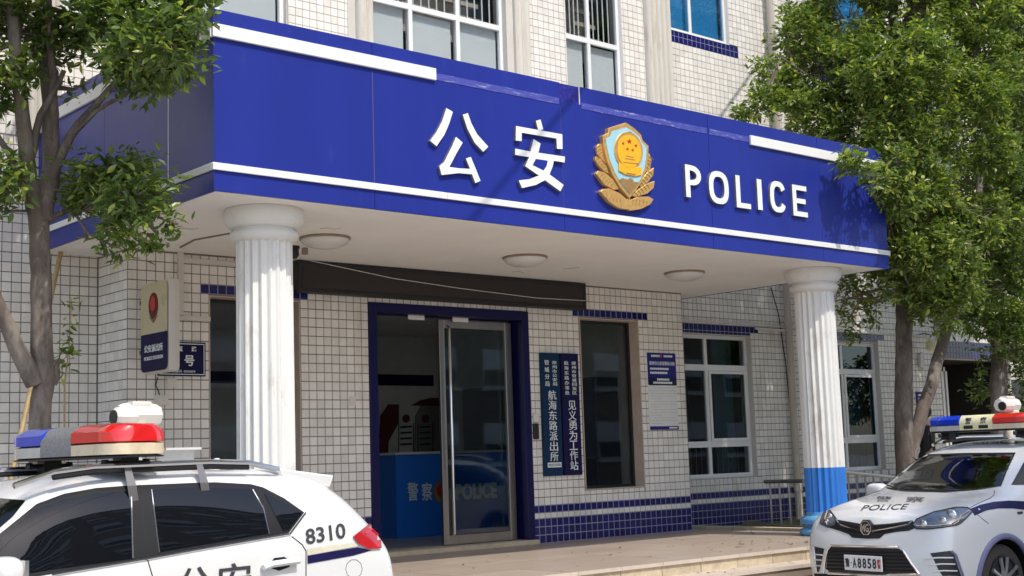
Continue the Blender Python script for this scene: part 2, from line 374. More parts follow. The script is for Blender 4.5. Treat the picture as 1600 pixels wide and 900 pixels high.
tiles(frontY(.002), XL+.004, XR-.004, zr, [WL, WR, DO], band+[(-4.56, -3.18, 2.86, 2.96), (.76, 2.14, 2.86, 2.96)])
tiles(sideX(XL+.002, -1), .012, .70, zr, (), band); tiles(sideX(XR-.002, 1), .012, .70, zr, (), band)
zb = rows(G, 4.45, [-.50, -.40, -.30, -.20, -.10, 0, .1, .2, .3, .37, .46])
tiles(frontY(.702), -9.5, XL-.008, zb, (), [(-99, 99, -1, .3), (-99, 99, .37, .46)], ustart=-9.62)
tiles(frontY(.702), XR+.008, 10.5, zb, [BW, CW], band+[(3.3, 5.40, 2.82, 2.97), (6.7, 8.8, 2.82, 2.97)])
holesU = [UWm1, UW0, UW1, UW2, UW3, UW4]
PIL = [(-2.05, -1.81), (.52, .80), (3.13, 3.66), (-6.2, -5.75)]
tiles(frontY(.702), -9.0, 13.4, rows(4.46, 10.6), holesU+[(a, b, 0, 20) for a, b in PIL], [(3.56, 5.34, 7.28, 7.43), (7.2, 9.4, 7.28, 7.43)], gap=.0075, key='u')
# the 300 that show largest become single pieces, the rest one joined field per wall and colour
def tdist(t):
    p = t[0]((t[1]+t[2])/2, (t[3]+t[4])/2, 0); a, b, w = pix(p); d = (p-CAM).length
    vis = 2 < a < 1598 and 2 < b < 898
    if a < 600 and b > 705: vis = False
    if a < 330 and b < 395: vis = False
    if 30 < a < 90 and b > 380: vis = False
    return (0 if vis else 100)+d
full = [t for t in TS if abs(t[2]-t[1]-.09) < .002 and abs(t[4]-t[3]-.09) < .002 and t[6] == 'a']
full.sort(key=tdist); single = full[:300]; sid = {id(t) for t in single}
tm = {}
def tile_me(c):
    w = .045; b = .003; vs = [(x*w, 0.006, z*w) for x, z in ((-1, -1), (1, -1), (1, 1), (-1, 1))]+[(x*w, .0025, z*w) for x, z in ((-1, -1), (1, -1), (1, 1), (-1, 1))]+[(x*(w-b), 0, z*(w-b)) for x, z in ((-1, -1), (1, -1), (1, 1), (-1, 1))]
    fs = [(8, 9, 10, 11)]+[(i, (i+1) % 4, 4+(i+1) % 4, 4+i) for i in range(4)]+[(4+i, 4+(i+1) % 4, 8+(i+1) % 4, 8+i) for i in range(4)]
    me = bpy.data.meshes.new('tile'); me.from_pydata(vs, [], fs); me.materials.append(MT['tile_blue' if c else 'tile_white']); return me
for t in single:
    if t[5] not in tm: tm[t[5]] = tile_me(t[5])
    p = t[0]((t[1]+t[2])/2, (t[3]+t[4])/2, .002); n = (t[0](0, 0, 1)-t[0](0, 0, 0))
    o = obj('tile', tm[t[5]], wa if p.y < .69 else wb); o.location = p
    o.rotation_euler = (random.uniform(-.007, .007), 0, (0 if abs(n.y) > .5 else (-math.pi/2 if n.x < 0 else math.pi/2))+random.uniform(-.007, .007))
groups = {}
for t in TS:
    if id(t) in sid: continue
    par = wu if t[6] == 'u' else (wa if t[0](t[1], t[3], 0).y < .701 else wb)
    mb = groups.setdefault((par.name, t[5]), (par, MB()))[1]
    fr, a, b, c, d = t[0], t[1], t[2], t[3], t[4]
    j = [.002+random.uniform(0, .0007) for _ in range(4)]; e = .0025
    P = [fr(a, c, -.004), fr(b, c, -.004), fr(b, d, -.004), fr(a, d, -.004), fr(a, c, j[0]-.0018), fr(b, c, j[1]-.0018), fr(b, d, j[2]-.0018), fr(a, d, j[3]-.0018), fr(a+e, c+e, j[0]), fr(b-e, c+e, j[1]), fr(b-e, d-e, j[2]), fr(a+e, d-e, j[3])]
    fl = [(8, 9, 10, 11)]+[(i, (i+1) % 4, 4+(i+1) % 4, 4+i) for i in range(4)]+[(4+i, 4+(i+1) % 4, 8+(i+1) % 4, 8+i) for i in range(4)]
    nn = fr(0, 0, 1)-fr(0, 0, 0); q = (P[9]-P[8]).cross(P[11]-P[8])
    if q.dot(nn) < 0: fl = [f[::-1] for f in fl]
    mb.add(P, fl)
for (pn, blu), (par, mb) in groups.items():
    o = mb.build('tile_field', 'tile_blue_joined' if blu else 'tile_white_joined', par, fix=False); o['kind'] = 'stuff'

for a, b, y, z0, z1 in ((XL+.01, -2.43, .0028, .0, .30), (XL+.01, -2.43, .0028, .37, .46), (.01, XR-.01, .0028, .0, .30), (.01, XR-.01, .0028, .37, .46), (-4.56, -3.18, .0028, 2.86, 2.96), (.76, 2.14, .0028, 2.86, 2.96), (XR+.01, 10.49, .7028, -.1, .30), (XR+.01, 10.49, .7028, .37, .46), (3.3, 5.40, .7028, 2.82, 2.97), (6.7, 8.8, .7028, 2.82, 2.97), (3.56, 5.34, .7028, 7.28, 7.43)):
    B('band_grout', 'grout_lilac', bld, a, b, y, y+.0028, z0, z1)
# reveals (jambs, heads, sills) of the two porch windows and the recessed main-wall windows
def reveal(h, y0, y1, m='reveal', t=.012):
    mb = MB(); x0, x1, z0, z1 = h
    mb.box(x0, x0+t, y0, y1, z0, z1); mb.box(x1-t, x1, y0, y1, z0, z1); mb.box(x0+t, x1-t, y0, y1, z1-t, z1); mb.box(x0+t, x1-t, y0-.012, y1, z0, z0+t)
    return mb.build('window_reveal', m, bld)
def window(h, y, vb, hb, fwid=.05, fm='aluminium', gm='window_glass', dep=.05, panes=None):
    x0, x1, z0, z1 = h; mb = MB()
    mb.box(x0, x0+fwid, y, y+dep, z0, z1); mb.box(x1-fwid, x1, y, y+dep, z0, z1); mb.box(x0+fwid, x1-fwid, y, y+dep, z1-fwid, z1); mb.box(x0+fwid, x1-fwid, y, y+dep, z0, z0+fwid)
    w = fm and mb.build('window', fm, bld)
    for q in vb: B('mullion', fm, w, q[0]-q[1]/2, q[0]+q[1]/2, y+.004, y+dep-.004, q[2], q[3])
    for q in hb: B('transom', fm, w, x0+fwid, x1-fwid, y+.002, y+dep-.002, q[0]-q[1]/2, q[0]+q[1]/2)
    X = [x0+fwid]+sorted({q[0] for q in vb})+[x1-fwid]; Z = [z0+fwid]+[q[0] for q in hb]+[z1-fwid]
    for i in range(len(X)-1):
        for j in range(len(Z)-1):
            a, b = X[i]+(vb[0][1]/2 if i else 0), X[i+1]-(vb[0][1]/2 if i < len(X)-2 else 0); c, d = Z[j]+(hb[j-1][1]/2 if j else 0), Z[j+1]-(hb[j][1]/2 if j < len(Z)-2 else 0)
            yy = y+dep*.5+random.uniform(-.003, .003); tl = random.uniform(-.003, .003)
            MB().add([(a, yy, c), (b, yy+tl, c), (b, yy+tl*.5, d), (a, yy-tl*.5, d), (a, yy+.005, c), (b, yy+tl+.005, c), (b, yy+tl*.5+.005, d), (a, yy-tl*.5+.005, d)], [(0, 1, 2, 3), (7, 6, 5, 4), (0, 4, 5, 1), (1, 5, 6, 2), (2, 6, 7, 3), (3, 7, 4, 0)]).build('pane', gm if not panes else panes(i, j), w)
    return w
for h in (WL, WR):
    reveal(h, .0, .22); i = (h[0]+.013, h[1]-.013, h[2]+.013, h[3]-.013); window(i, .17, [], [], .035, 'black', 'door_glass', .04)
for h in (BW, CW):
    reveal(h, .70, .93, 'plaster'); i = (h[0]+.013, h[1]-.013, h[2]+.013, h[3]-.013); xm = 4.255 if h is BW else h[0]+.80
    window(i, .79, [(xm, .06, i[2]+.05, i[3]-.05)], [(1.165, .09), (2.31, .09)], .055, 'window_white', 'window_glass' if h is BW else 'teal_glass')
    w2 = B('sliding_sash', 'window_white', bld, xm+.03, xm+.075, .775, .79, 1.21, 2.26)
    MB().box(i[1]-.10, i[1]-.056, .775, .79, 1.21, 2.26).box(xm+.075, i[1]-.10, .775, .79, 1.21, 1.25).box(xm+.075, i[1]-.10, .775, .79, 2.22, 2.26).build('sash_rail', 'window_white', w2)
    for k in range(14): MB().tube([(h[0]+.1+k*.12, .99, h[2]), (h[0]+.1+k*.12, .99, 1.15)], .008, 6).build('security_bar', 'steel', bld)
    B('shade_panel', 'interior_shade', bld, h[0]-.3, h[1]+.3, 3.2, 3.25, h[2]-.4, h[3]+.4)  # near-black panel stands in for the shade of the room
    for k in range(2): MB().box(h[0]+.05+k*1.25, h[0]+.5+k*1.25, 1.10, 1.12, h[2], h[3]).build('curtain', 'curtain_teal', bld)
def upper(h, vbs, tr, gm, ylow='frosted', bars=True):
    w = window(h, .76, [(x, .06, h[2]+.05, h[3]-.05) for x in vbs], [(tr, .07)] if tr else [], .06, 'window_white', gm)
    B('shade_panel', 'interior_shade', bld, h[0]-.2, h[1]+.2, 2.4, 2.45, h[2]-.3, h[3]+.3)  # dark panel in place of the unlit room behind the panes
    X = [h[0]]+list(vbs)+[h[1]]
    if tr:
        for i in range(len(X)-1):
            B('blind', ylow, bld, X[i]-.02 if i else X[i]+.02, X[i+1]-.07, .84, .85, h[2]+.02, tr-.02-.03*(i % 2))
            if bars:
                for k in range(5):
                    xx = X[i]+(X[i+1]-X[i])*(k+1)/6; MB().tube([(xx, .88, tr+.02), (xx, .88, h[3])], .011, 6).build('security_bar', 'window_white', bld)
                for k in range(5): B('crate_shelf', 'beige_bars', bld, X[i]+.08, X[i+1]-.1, 1.05+.1*k, 1.12+.1*k, tr+.12+.25*k, tr+.18+.25*k)
        B('lining_board', 'beige_bars', bld, h[0]-.1, h[1]+.1, 1.6, 1.65, tr, h[3])
upper(UWm1, [-7.5], 6.9, 'clear_glass'); upper(UW0, [-3.9], 6.9, 'clear_glass'); upper(UW1, [-1.15, -.375], 6.84, 'clear_glass'); upper(UW2, [2.03], 6.97, 'clear_glass')
for h in (UW3, UW4):
    upper(h, [h[0]+.55], None, 'blue_glass'); B('curtain', 'blind', bld, h[0]+.05, h[1]-.05, .88, .89, h[2], h[3])  # pale curtain added behind the glass to brighten the blue panes
for h in (UWm1, UW0, UW1, UW2, UW3, UW4):
    mb = MB(); x0, x1, z0, z1 = h
    for q in ((x0-.001, x0+.004), (x1-.004, x1+.001)): B('window_reveal', 'tile_white_joined' if h in (UW2, UW3, UW4) else 'plaster', bld, *q, .704, .76, z0, z1)
# pilasters: flat ones with rounded ribs, one broad fluted one
for a, b in PIL:
    n = 5 if b-a > .4 else 2; pts = [(a, .71)]
    for k in range(n):
        u0 = a+(b-a)*k/n; w = (b-a)/n
        for s in range(7):
            t = s/6; pts.append((u0+w*(.04+.92*t), .64-.045*math.sin(math.pi*t)))
    pts.append((b, .71))
    MB().prism(pts, lambda u, v, w: (u, v, 4.5+w), 6.6).build('pilaster', 'pilaster', bld, smooth=True)
B('pilaster_edge', 'plaster', bld, .40, .52, .68, .71, 5.4, 8.4); B('pilaster_edge', 'plaster', bld, -2.16, -2.05, .69, .71, 5.4, 8.4)
# roof slab, down pipe, conduits
B('roof_slab', 'plaster', bld, -13, 13.4, .3, 8, 11.2, 11.5)
B('back_wall', 'plaster', bld, -12.75, 13.15, 7.8, 8, G, 11.2); B('upper_floor', 'plaster', bld, -12.75, 13.15, .96, 7.8, 4.3, 4.45); B('end_wall', 'plaster', bld, 13.15, 13.4, .95, 8, G, 11.2); B('end_wall', 'plaster', bld, -13, -12.75, .95, 8, G, 11.2)
pp = MB().tube([(6.05, .60, G+.05), (6.05, .60, 11)], .058, 14).build('down_pipe', 'pipe', bld, smooth=True)
for z in (.4, 1.7, 3.0, 4.4, 6.0, 7.6): MB().lathe([(.068, 0), (.068, .07)], (6.05, .60, z), 14).build('pipe_collar', 'pipe', pp)
MB().tube([(XR+.02, .67, 2.995), (6.0, .67, 2.985)], .016, 8).build('conduit', 'conduit', bld); MB().tube([(5.3, .66, 2.93), (6.0, .66, 2.92)], .02, 8).build('conduit', 'conduit', bld)
MB().tube([(6.1, .67, 2.975), (10.4, .67, 2.955)], .016, 8).build('conduit', 'conduit', bld)
MB().tube([(5.75, .67, 3.6), (5.9, .67, 3.2), (6.0, .66, 2.4), (6.05, .66, 1.6)], .009, 6).build('cable', 'black', bld)
# surface conduits on the porch wall left of the window
MB().box(-4.78, -4.725, -.035, .002, 2.62, 3.27).build('conduit', 'conduit', bld); MB().box(-4.78, -4.42, -.034, .002, 2.57, 2.615).build('conduit', 'conduit', bld); MB().box(-4.725, -3.5, -.03, .002, 3.17, 3.215).build('conduit', 'conduit', bld)
MB().tube([(-5.0, -.012, 1.98), (-5.02, -.012, 1.9), (-4.99, -.012, 1.84), (-4.98, -.012, 1.80)], .006, 6).build('cable', 'black', bld)
B('socket_box', 'offwhite_plastic', bld, -5.03, -4.90, -.04, .0, 1.70, 1.80); B('socket_box', 'offwhite_plastic', bld, -4.90, -4.80, -.025, .0, 1.88, 1.97)
B('switch_plate', 'offwhite_plastic', bld, on(550, 612, y=0).x-.04, on(550, 612, y=0).x+.04, -.012, .0, 1.70, 1.80)
# ------------------------------------------------------------------ porch door
dfm = MB().box(-2.42, -2.31, -.02, .25, 0, 2.877).box(-.11, 0, -.02, .25, 0, 2.877).box(-2.31, -.11, -.02, .25, 2.765, 2.877).build('door_surround', 'blue_trim', bld, bevel=.004)
B('door_sill', 'stone', bld, -2.31, -.0, -.09, .30, 0, .055, bevel=.004)
MB().box(-2.31, -2.27, .13, .18, .055, 2.765).build('door_frame', 'steel', bld)
dl = MB().box(-1.305, -1.225, .13, .175, .065, 2.74).box(-.27, -.17, .13, .175, .065, 2.74).box(-1.225, -.27, .13, .175, 2.64, 2.74).box(-1.225, -.27, .13, .175, .065, .17).build('door_leaf', 'steel', bld, bevel=.003)
B('pane', 'door_glass', dl, -1.225, -.27, .148, .154, .17, 2.64)
MB().tube([(-1.185, .12, .16), (-1.185, .085, .19), (-1.185, .085, 2.63), (-1.185, .12, 2.66)], .017, 10).build('handle', 'chrome', dl, smooth=True)
dl2 = MB().box(-.20, -.12, .19, .235, .065, 2.74).box(-1.2, -1.12, .19, .235, .065, 2.74).box(-1.12, -.2, .19, .235, 2.64, 2.74).box(-1.12, -.2, .19, .235, .065, .17).build('door_leaf', 'black', bld)
B('pane', 'door_glass', dl2, -1.12, -.2, .208, .214, .17, 2.64)
for a in (on(660, 492, y=-.02).x, on(718, 497, y=.12).x): B('paper_label', 'paper', bld, a-.12, a+.12, .10, .104, 2.715, 2.79)
# ------------------------------------------------------------------ reception room behind the door
room = struct(B('reception_room', 'interior_wall', None, -5.10, 2.68, 5.4, 5.5, -.02, 3.3))
B('room_wall', 'interior_wall', room, -5.20, -5.10, .96, 5.5, 0, 3.3); B('room_wall', 'interior_wall', room, 2.68, 2.78, .96, 5.5, 0, 3.3)
B('room_floor', 'interior_floor', room, -5.10, 2.68, .31, 5.4, -.01, .012)
B('room_ceiling', 'joint', room, -5.10, 2.68, .26, 5.4, 3.12, 3.26)
for i in range(13):
    for j in range(8): B('ceiling_panel', 'soffit', room, -5.08+i*.6+.006, -5.08+i*.6+.594, .28+j*.64+.006, .28+j*.64+.634, 3.105, 3.125)
B('wall_band', 'navy', room, -5.0, 2.6, 5.38, 5.4, 2.30, 2.48)

# ------------------------------------------------------------------ entrance canopy
can = thing('entrance_canopy', 'blue entrance canopy with raised white characters and gold police badge on two fluted columns', 'canopy')
CX0, CX1, CY = -5.965, 3.455, -3.006
z_b, z_l1, z_l2, z_u1, z_u2, z_t = 3.28, 3.438, 3.498, 4.543, 4.655, 4.784
core = B('canopy_core', 'soffit', can, CX0+.03, CX1-.03, CY+.03, .70, z_b+.004, z_b+.20)
# the core's hollow top: upstands behind the fascia
MB().box(CX0+.03, CX1-.03, CY+.03, CY+.12, z_b+.2, z_t-.03).box(CX0+.03, CX0+.12, CY+.12, .69, z_b+.2, z_t-.03).box(CX1-.12, CX1-.03, CY+.12, .69, z_b+.2, z_t-.03).build('upstand', 'blue_deep', can)
seams = [CX0, -4.40, -2.12, .11, 2.1, CX1]
for i in range(5):
    a, b = seams[i]+(.0025 if i else 0), seams[i+1]-(.0025 if i < 4 else 0)
    o = random.uniform(0, .0025)
    B('fascia_panel', 'blue_panel', can, a, b, CY-o, CY+.028, z_l1+.001, z_u2-.06)
    B('lower_band', 'blue_panel', can, a, b, CY-.001, CY+.028, z_b-.01, z_l1)
    if i == 2:
        B('top_band', 'blue_panel', can, -1.85, b, CY-.002, CY+.028, z_u2-.059, z_t); B('exposed_patch', 'blue_mottled', can, -2.118, -1.855, CY+.006, CY+.028, z_u2-.059, z_t-.004)
        B('patch_edge', 'white_trim', can, -1.855, -1.847, CY-.004, CY+.028, z_u2-.059, z_t)
    else: B('top_band', 'blue_panel', can, a, b, CY-.002, CY+.028, z_u2-.059, z_t)
ysm = [CY+.028, -2.2, -.9, .70]
for i in range(3):
    for s, X in ((-1, CX0), (1, CX1)):
        x0, x1 = (X, X+.028) if s < 0 else (X-.028, X)
        B('side_panel', 'blue_panel', can, x0, x1, ysm[i]+.002, ysm[i+1]-.002, z_b-.01, z_t-.001)
B('panel_joint_strip', 'aluminium', can, CX0-.003, CX0+.01, -2.207, -2.197, z_l2, z_u1)
B('panel_joint_strip', 'trim_edge', can, -4.404, -4.398, CY-.003, CY+.01, z_l2, z_u1-.02); B('panel_joint_strip', 'trim_edge', can, -2.123, -2.119, CY-.002, CY+.01, z_l2, z_u1)
B('corner_strip', 'blue_panel', can, CX0-.002, CX0+.012, CY-.003, CY+.012, z_b-.01, z_t+.001)
# white stripes: lower one all round, upper one only at both ends (the middle has come off)
def stripe(x0, x1, y0, y1, z0, z1): B('white_stripe', 'white_trim', can, x0, x1, y0, y1, z0, z1, bevel=.003)
for a, b in ((CX0-.02, -3.6), (-3.597, -1.0), (-.997, 1.6), (1.603, CX1+.02)): stripe(a, b, CY-.022, CY-.0035, z_l1, z_l2)
stripe(CX0-.02, -3.70, CY-.03, CY-.0035, z_u1, z_u2); stripe(.82, CX1+.02, CY-.03, CY-.0035, z_u1-.02, z_u2-.02)
stripe(CX0-.03, CX0-.003, CY+.0, -.9, z_u1, z_u2); stripe(CX0-.03, CX0-.003, -.897, .69, z_u1, z_u2); stripe(CX0-.022, CX0-.003, CY+.0, .69, z_l1, z_l2)
stripe(CX1+.003, CX1+.022, CY+.0, .69, z_l1, z_l2)
for a, b in ((-3.70, -2.13), (-1.84, .10), (.12, .82)): B('stripe_residue', 'blue_scuffed', can, a+.01, b-.01, CY-.006, CY-.0025, z_u1+.012, z_u2-.035)
# soffit skin and crack line
so_ = B('soffit_board', 'soffit', can, CX0+.03, CX1-.03, CY+.03, .69, z_b-.006, z_b+.003)
MB().tube([on(282, 386, z=z_b-.008), on(305, 374, z=z_b-.008), on(360, 364, z=z_b-.008)], .012, 6).build('cable', 'bronze', can)
for crk in ([(500, 357), (512, 356), (521, 358), (533, 356)], [(800, 425), (812, 424), (818, 427)], [(880, 420), (905, 418)], [(252, 357), (275, 356), (300, 358), (310, 357)]):
    MB().tube([on(a, b, z=z_b-.0065) for a, b in crk], .004, 4).build('crack', 'rust_pipe', can)
# raised characters
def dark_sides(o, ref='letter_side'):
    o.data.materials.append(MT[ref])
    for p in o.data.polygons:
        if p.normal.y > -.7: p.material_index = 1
def pxpoly(poly, ox, oy, sc): return [on(ox+x/sc, oy+y/sc, y=CY-.03) for x, y in poly]
def raised(name, polys, ox, oy, sc, material='letter_white', depth=.034, y=CY-.036, parent=None):
    mb = MB()
    for poly in polys:
        P = [(p.x, p.z) for p in pxpoly(poly, ox, oy, sc)]; mb.prism(P, lambda u, v, w: (u, y+w, v), depth)
    o = mb.build(name, material, parent or can)
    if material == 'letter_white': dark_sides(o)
    return o
gong = [[(285, 95), (335, 125), (307, 215), (268, 305), (208, 393), (157, 350), (205, 285), (250, 200)],
        [(412, 147), (452, 134), (480, 215), (525, 300), (612, 397), (573, 437), (505, 365), (450, 260)],
        [(360, 320), (412, 365), (360, 455), (308, 555), (390, 566), (470, 570), (437, 490), (475, 476), (512, 565), (551, 663), (511, 681), (485, 612), (380, 603), (247, 618), (229, 548), (268, 515), (330, 390)]]
an = [[(983, 195), (1020, 184), (1041, 262), (1004, 272)],
      [(828, 235), (1190, 300), (1192, 415), (1148, 413), (1145, 333), (873, 287), (872, 353), (826, 348)],
      [(822, 412), (940, 434), (967, 338), (1020, 372), (1003, 444), (1210, 474), (1208, 520), (1125, 507), (1113, 555), (1090, 613), (1200, 695), (1175, 745), (1055, 658), (985, 695), (875, 720), (850, 660), (935, 650), (1007, 622), (900, 548), (931, 478), (822, 460)]]
raised('chinese_character', gong, 640, 150, 5); c2 = raised('chinese_character', an, 640, 150, 5)
# the opening inside the lower part of the second character shows blue
raised('character_counter', [[(983, 492), (1075, 506), (1068, 545), (1043, 583), (958, 540)]], 640, 150, 5, 'blue_panel', .003, CY-.0375, c2)
LS = (1040, 230, 6.4)
def latin(ch, box):
    a = on(LS[0]+box[0]/6.4, LS[1]+box[1]/6.4, y=CY-.03); b = on(LS[0]+box[2]/6.4, LS[1]+box[3]/6.4, y=CY-.03)
    return a, b
for ch, x0, x1, yt0, yb0 in (('P', 163, 345, 178, 515), ('O', 398, 618, 236, 575), ('L', 668, 835, 284, 618), ('I', 875, 958, 315, 634), ('C', 1008, 1190, 335, 660), ('E', 1235, 1402, 378, 700)):
    # left/right edges measured at mid height, top/bottom at the letter's middle
    ym = (yt0+yb0)/2; l = on(LS[0]+(x0+13)/6.4, LS[1]+ym/6.4, y=CY); r = on(LS[0]+(x1-13)/6.4, LS[1]+ym/6.4, y=CY)
    xm = (x0+x1)/2; z1 = on(LS[0]+xm/6.4, LS[1]+(yt0+12)/6.4, y=CY).z; z0 = on(LS[0]+xm/6.4, LS[1]+(yb0-4)/6.4, y=CY).z
    w, h = (.082 if ch == 'I' else r.x-l.x), z1-z0; z0_, z1_ = 3.708, 3.972; X, Z = (l.x+r.x)/2, (z0+z1)/2
    t = .072; mb = MB(); fn = lambda u, v, q: (X+u, CY-.036+q, Z+v); a, b = w/2, h/2
    def rr(a, b, n=10, p=2.6): return [((abs(math.cos(k*math.pi/2/n))**(2/p))*a*(1 if math.cos(k*math.pi/2/n) >= 0 else -1), (abs(math.sin(k*math.pi/2/n))**(2/p))*b*(1 if math.sin(k*math.pi/2/n) >= 0 else -1)) for k in range(4*n)]
    if ch == 'I': mb.prism([(-a, -b), (a, -b), (a, b), (-a, b)], fn, .034)
    elif ch == 'L': mb.prism([(-a, -b), (a, -b), (a, -b+.058), (-a+t, -b+.058), (-a+t, b), (-a, b)], fn, .034)
    elif ch == 'E': mb.prism([(-a, -b), (a, -b), (a, -b+.058), (-a+t, -b+.058), (-a+t, -.03), (a*.8, -.03), (a*.8, .028), (-a+t, .028), (-a+t, b-.058), (a, b-.058), (a, b), (-a, b)], fn, .034)
    elif ch == 'O' or ch == 'C':
        out, inn = rr(a, b), rr(a-t, b-.062); n = len(out)
        for k in range(n):
            if ch == 'C' and (k < 3 or k >= n-3): continue
            o0, o1, i0, i1 = out[k], out[(k+1) % n], inn[k], inn[(k+1) % n]
            mb.prism([o0, o1, i1, i0], fn, .034)
    elif ch == 'P':
        mb.prism([(-a, -b), (-a+t, -b), (-a+t, b), (-a, b)], fn, .034)
        zc, bh = b-h*.31, h*.31; A = 2*a-t; n = 12
        out = [(-a+t+A*math.sin(math.pi*k/n)**.75, zc+bh*math.cos(math.pi*k/n)) for k in range(n+1)]; inn = [(-a+t+max(A-t, .01)*math.sin(math.pi*k/n)**.75, zc+(bh-.058)*math.cos(math.pi*k/n)) for k in range(n+1)]
        for k in range(n): mb.prism([out[k], out[k+1], inn[k+1], inn[k]], fn, .034)
    bm = bmesh.new(); me = bpy.data.meshes.new('letter'); me.from_pydata(mb.v, [], mb.f); bm.from_mesh(me)
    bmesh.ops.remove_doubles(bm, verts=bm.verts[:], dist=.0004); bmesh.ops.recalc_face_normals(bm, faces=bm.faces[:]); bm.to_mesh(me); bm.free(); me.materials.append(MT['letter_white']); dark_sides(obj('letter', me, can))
# badge: wreath leaves, shield with rim, oval centre
bad = None
def bpoly(name, poly, m, y, d, par): 
    P = [(p.x, p.z) for p in [on(900+a/5, 170+b/5, y=CY-.03) for a, b in poly]]
    return MB().prism(P, lambda u, v, w: (u, y-w, v), d).build(name, m, par, bevel=.004 if d > .012 else 0)
shield = [(375, 112), (435, 152), (492, 205), (505, 250), (552, 295), (548, 380), (535, 480), (500, 570), (455, 640), (402, 705), (330, 620), (270, 520), (225, 400), (200, 290), (192, 215), (235, 195), (240, 155), (300, 135)]
inner = [(372, 150), (430, 185), (478, 225), (492, 265), (532, 305), (528, 385), (515, 475), (482, 560), (440, 625), (400, 672), (340, 600), (288, 510), (245, 400), (222, 300), (213, 240), (250, 220), (262, 180), (310, 168)]
badge = bpoly('badge', shield, 'gold', CY-.002, .06, can)
leaves = [[(160, 300), (178, 272), (205, 280), (225, 350), (235, 430), (200, 400), (165, 350)], [(145, 400), (150, 370), (190, 395), (235, 450), (255, 510), (215, 490), (170, 440)], [(150, 510), (165, 485), (220, 500), (280, 550), (330, 630), (290, 635), (215, 595)],
          [(180, 650), (195, 630), (250, 625), (330, 660), (400, 720), (395, 790), (330, 780), (250, 730)], [(548, 345), (575, 350), (590, 400), (580, 470), (555, 520), (535, 480)], [(605, 460), (600, 520), (560, 575), (500, 615), (500, 570), (550, 500)],
          [(608, 565), (600, 620), (550, 665), (460, 690), (430, 680), (470, 640), (540, 590)], [(595, 710), (570, 750), (500, 785), (410, 800), (405, 720), (470, 690), (560, 688)]]
for i, l in enumerate(leaves):
    lf = bpoly('wreath_leaf', l, 'gold', CY-.002, .032+.006*(i % 4), badge)
    c = (sum(p[0] for p in l)/len(l), sum(p[1] for p in l)/len(l))
    tgt = (402, 720)
    for k in range(5):
        f = .2+.15*k; q = (c[0]*(1-0)+0, c[1])
        dx, dy = c[0]-tgt[0], c[1]-tgt[1]; L = math.hypot(dx, dy); ux, uy = dx/L, dy/L; s = -55+27*k
        a = (c[0]+ux*s, c[1]+uy*s); b = (a[0]-uy*22-ux*6, a[1]+ux*22-uy*6); e = (a[0]+uy*22-ux*6, a[1]-ux*22-uy*6)
        MB().tube([on(900+p[0]/5, 170+p[1]/5, y=CY-.036-.006*(i % 4)) for p in (b, a, e)], .0035, 4).build('leaf_vein', 'gold_dark', badge)
bpoly('shield_field', inner, 'emblem_blue', CY-.060, .006, badge)
def oval(cx, cy, a, b, n=28, rot=.1): return [(cx+a*math.cos(2*math.pi*k/n)-rot*b*math.sin(2*math.pi*k/n)*.3, cy+b*math.sin(2*math.pi*k/n)+a*math.cos(2*math.pi*k/n)*.16) for k in range(n)]
bpoly('medallion_rim', oval(388, 335, 112, 150), 'gold', CY-.062, .014, badge)
bpoly('medallion', oval(390, 340, 92, 128), 'emblem_yellow', CY-.072, .010, badge)
bpoly('ribbon_base', [(310, 425), (345, 440), (440, 460), (490, 460), (488, 525), (440, 535), (360, 520), (308, 490)], 'emblem_yellow', CY-.066, .014, badge)
for cx, cy, r in ((388, 262, 20), (340, 278, 12), (440, 295, 12), (374, 322, 12), (414, 330, 12)):
    st = [(cx+(r if k % 2 == 0 else r*.42)*math.sin(math.pi*k/5), cy-(r if k % 2 == 0 else r*.42)*math.cos(math.pi*k/5)) for k in range(10)]; bpoly('star', st, 'red', CY-.082, .004, badge)
for y0, x0, x1 in ((372, 365, 420), (392, 355, 432), (422, 342, 460), (505, 365, 440)): bpoly('relief_line', [(x0, y0), (x1, y0+12), (x1, y0+18), (x0, y0+6)], 'gold_dark', CY-.080, .004, badge)
bpoly('relief_wall', [(318, 560), (345, 545), (385, 560), (395, 545), (420, 550), (430, 575), (470, 580), (440, 622), (400, 668), (345, 600)], 'gold_dark', CY-.066, .005, badge)
bpoly('wreath_knot', [(392, 700), (415, 702), (414, 790), (392, 790)], 'gold', CY-.03, .02, badge)
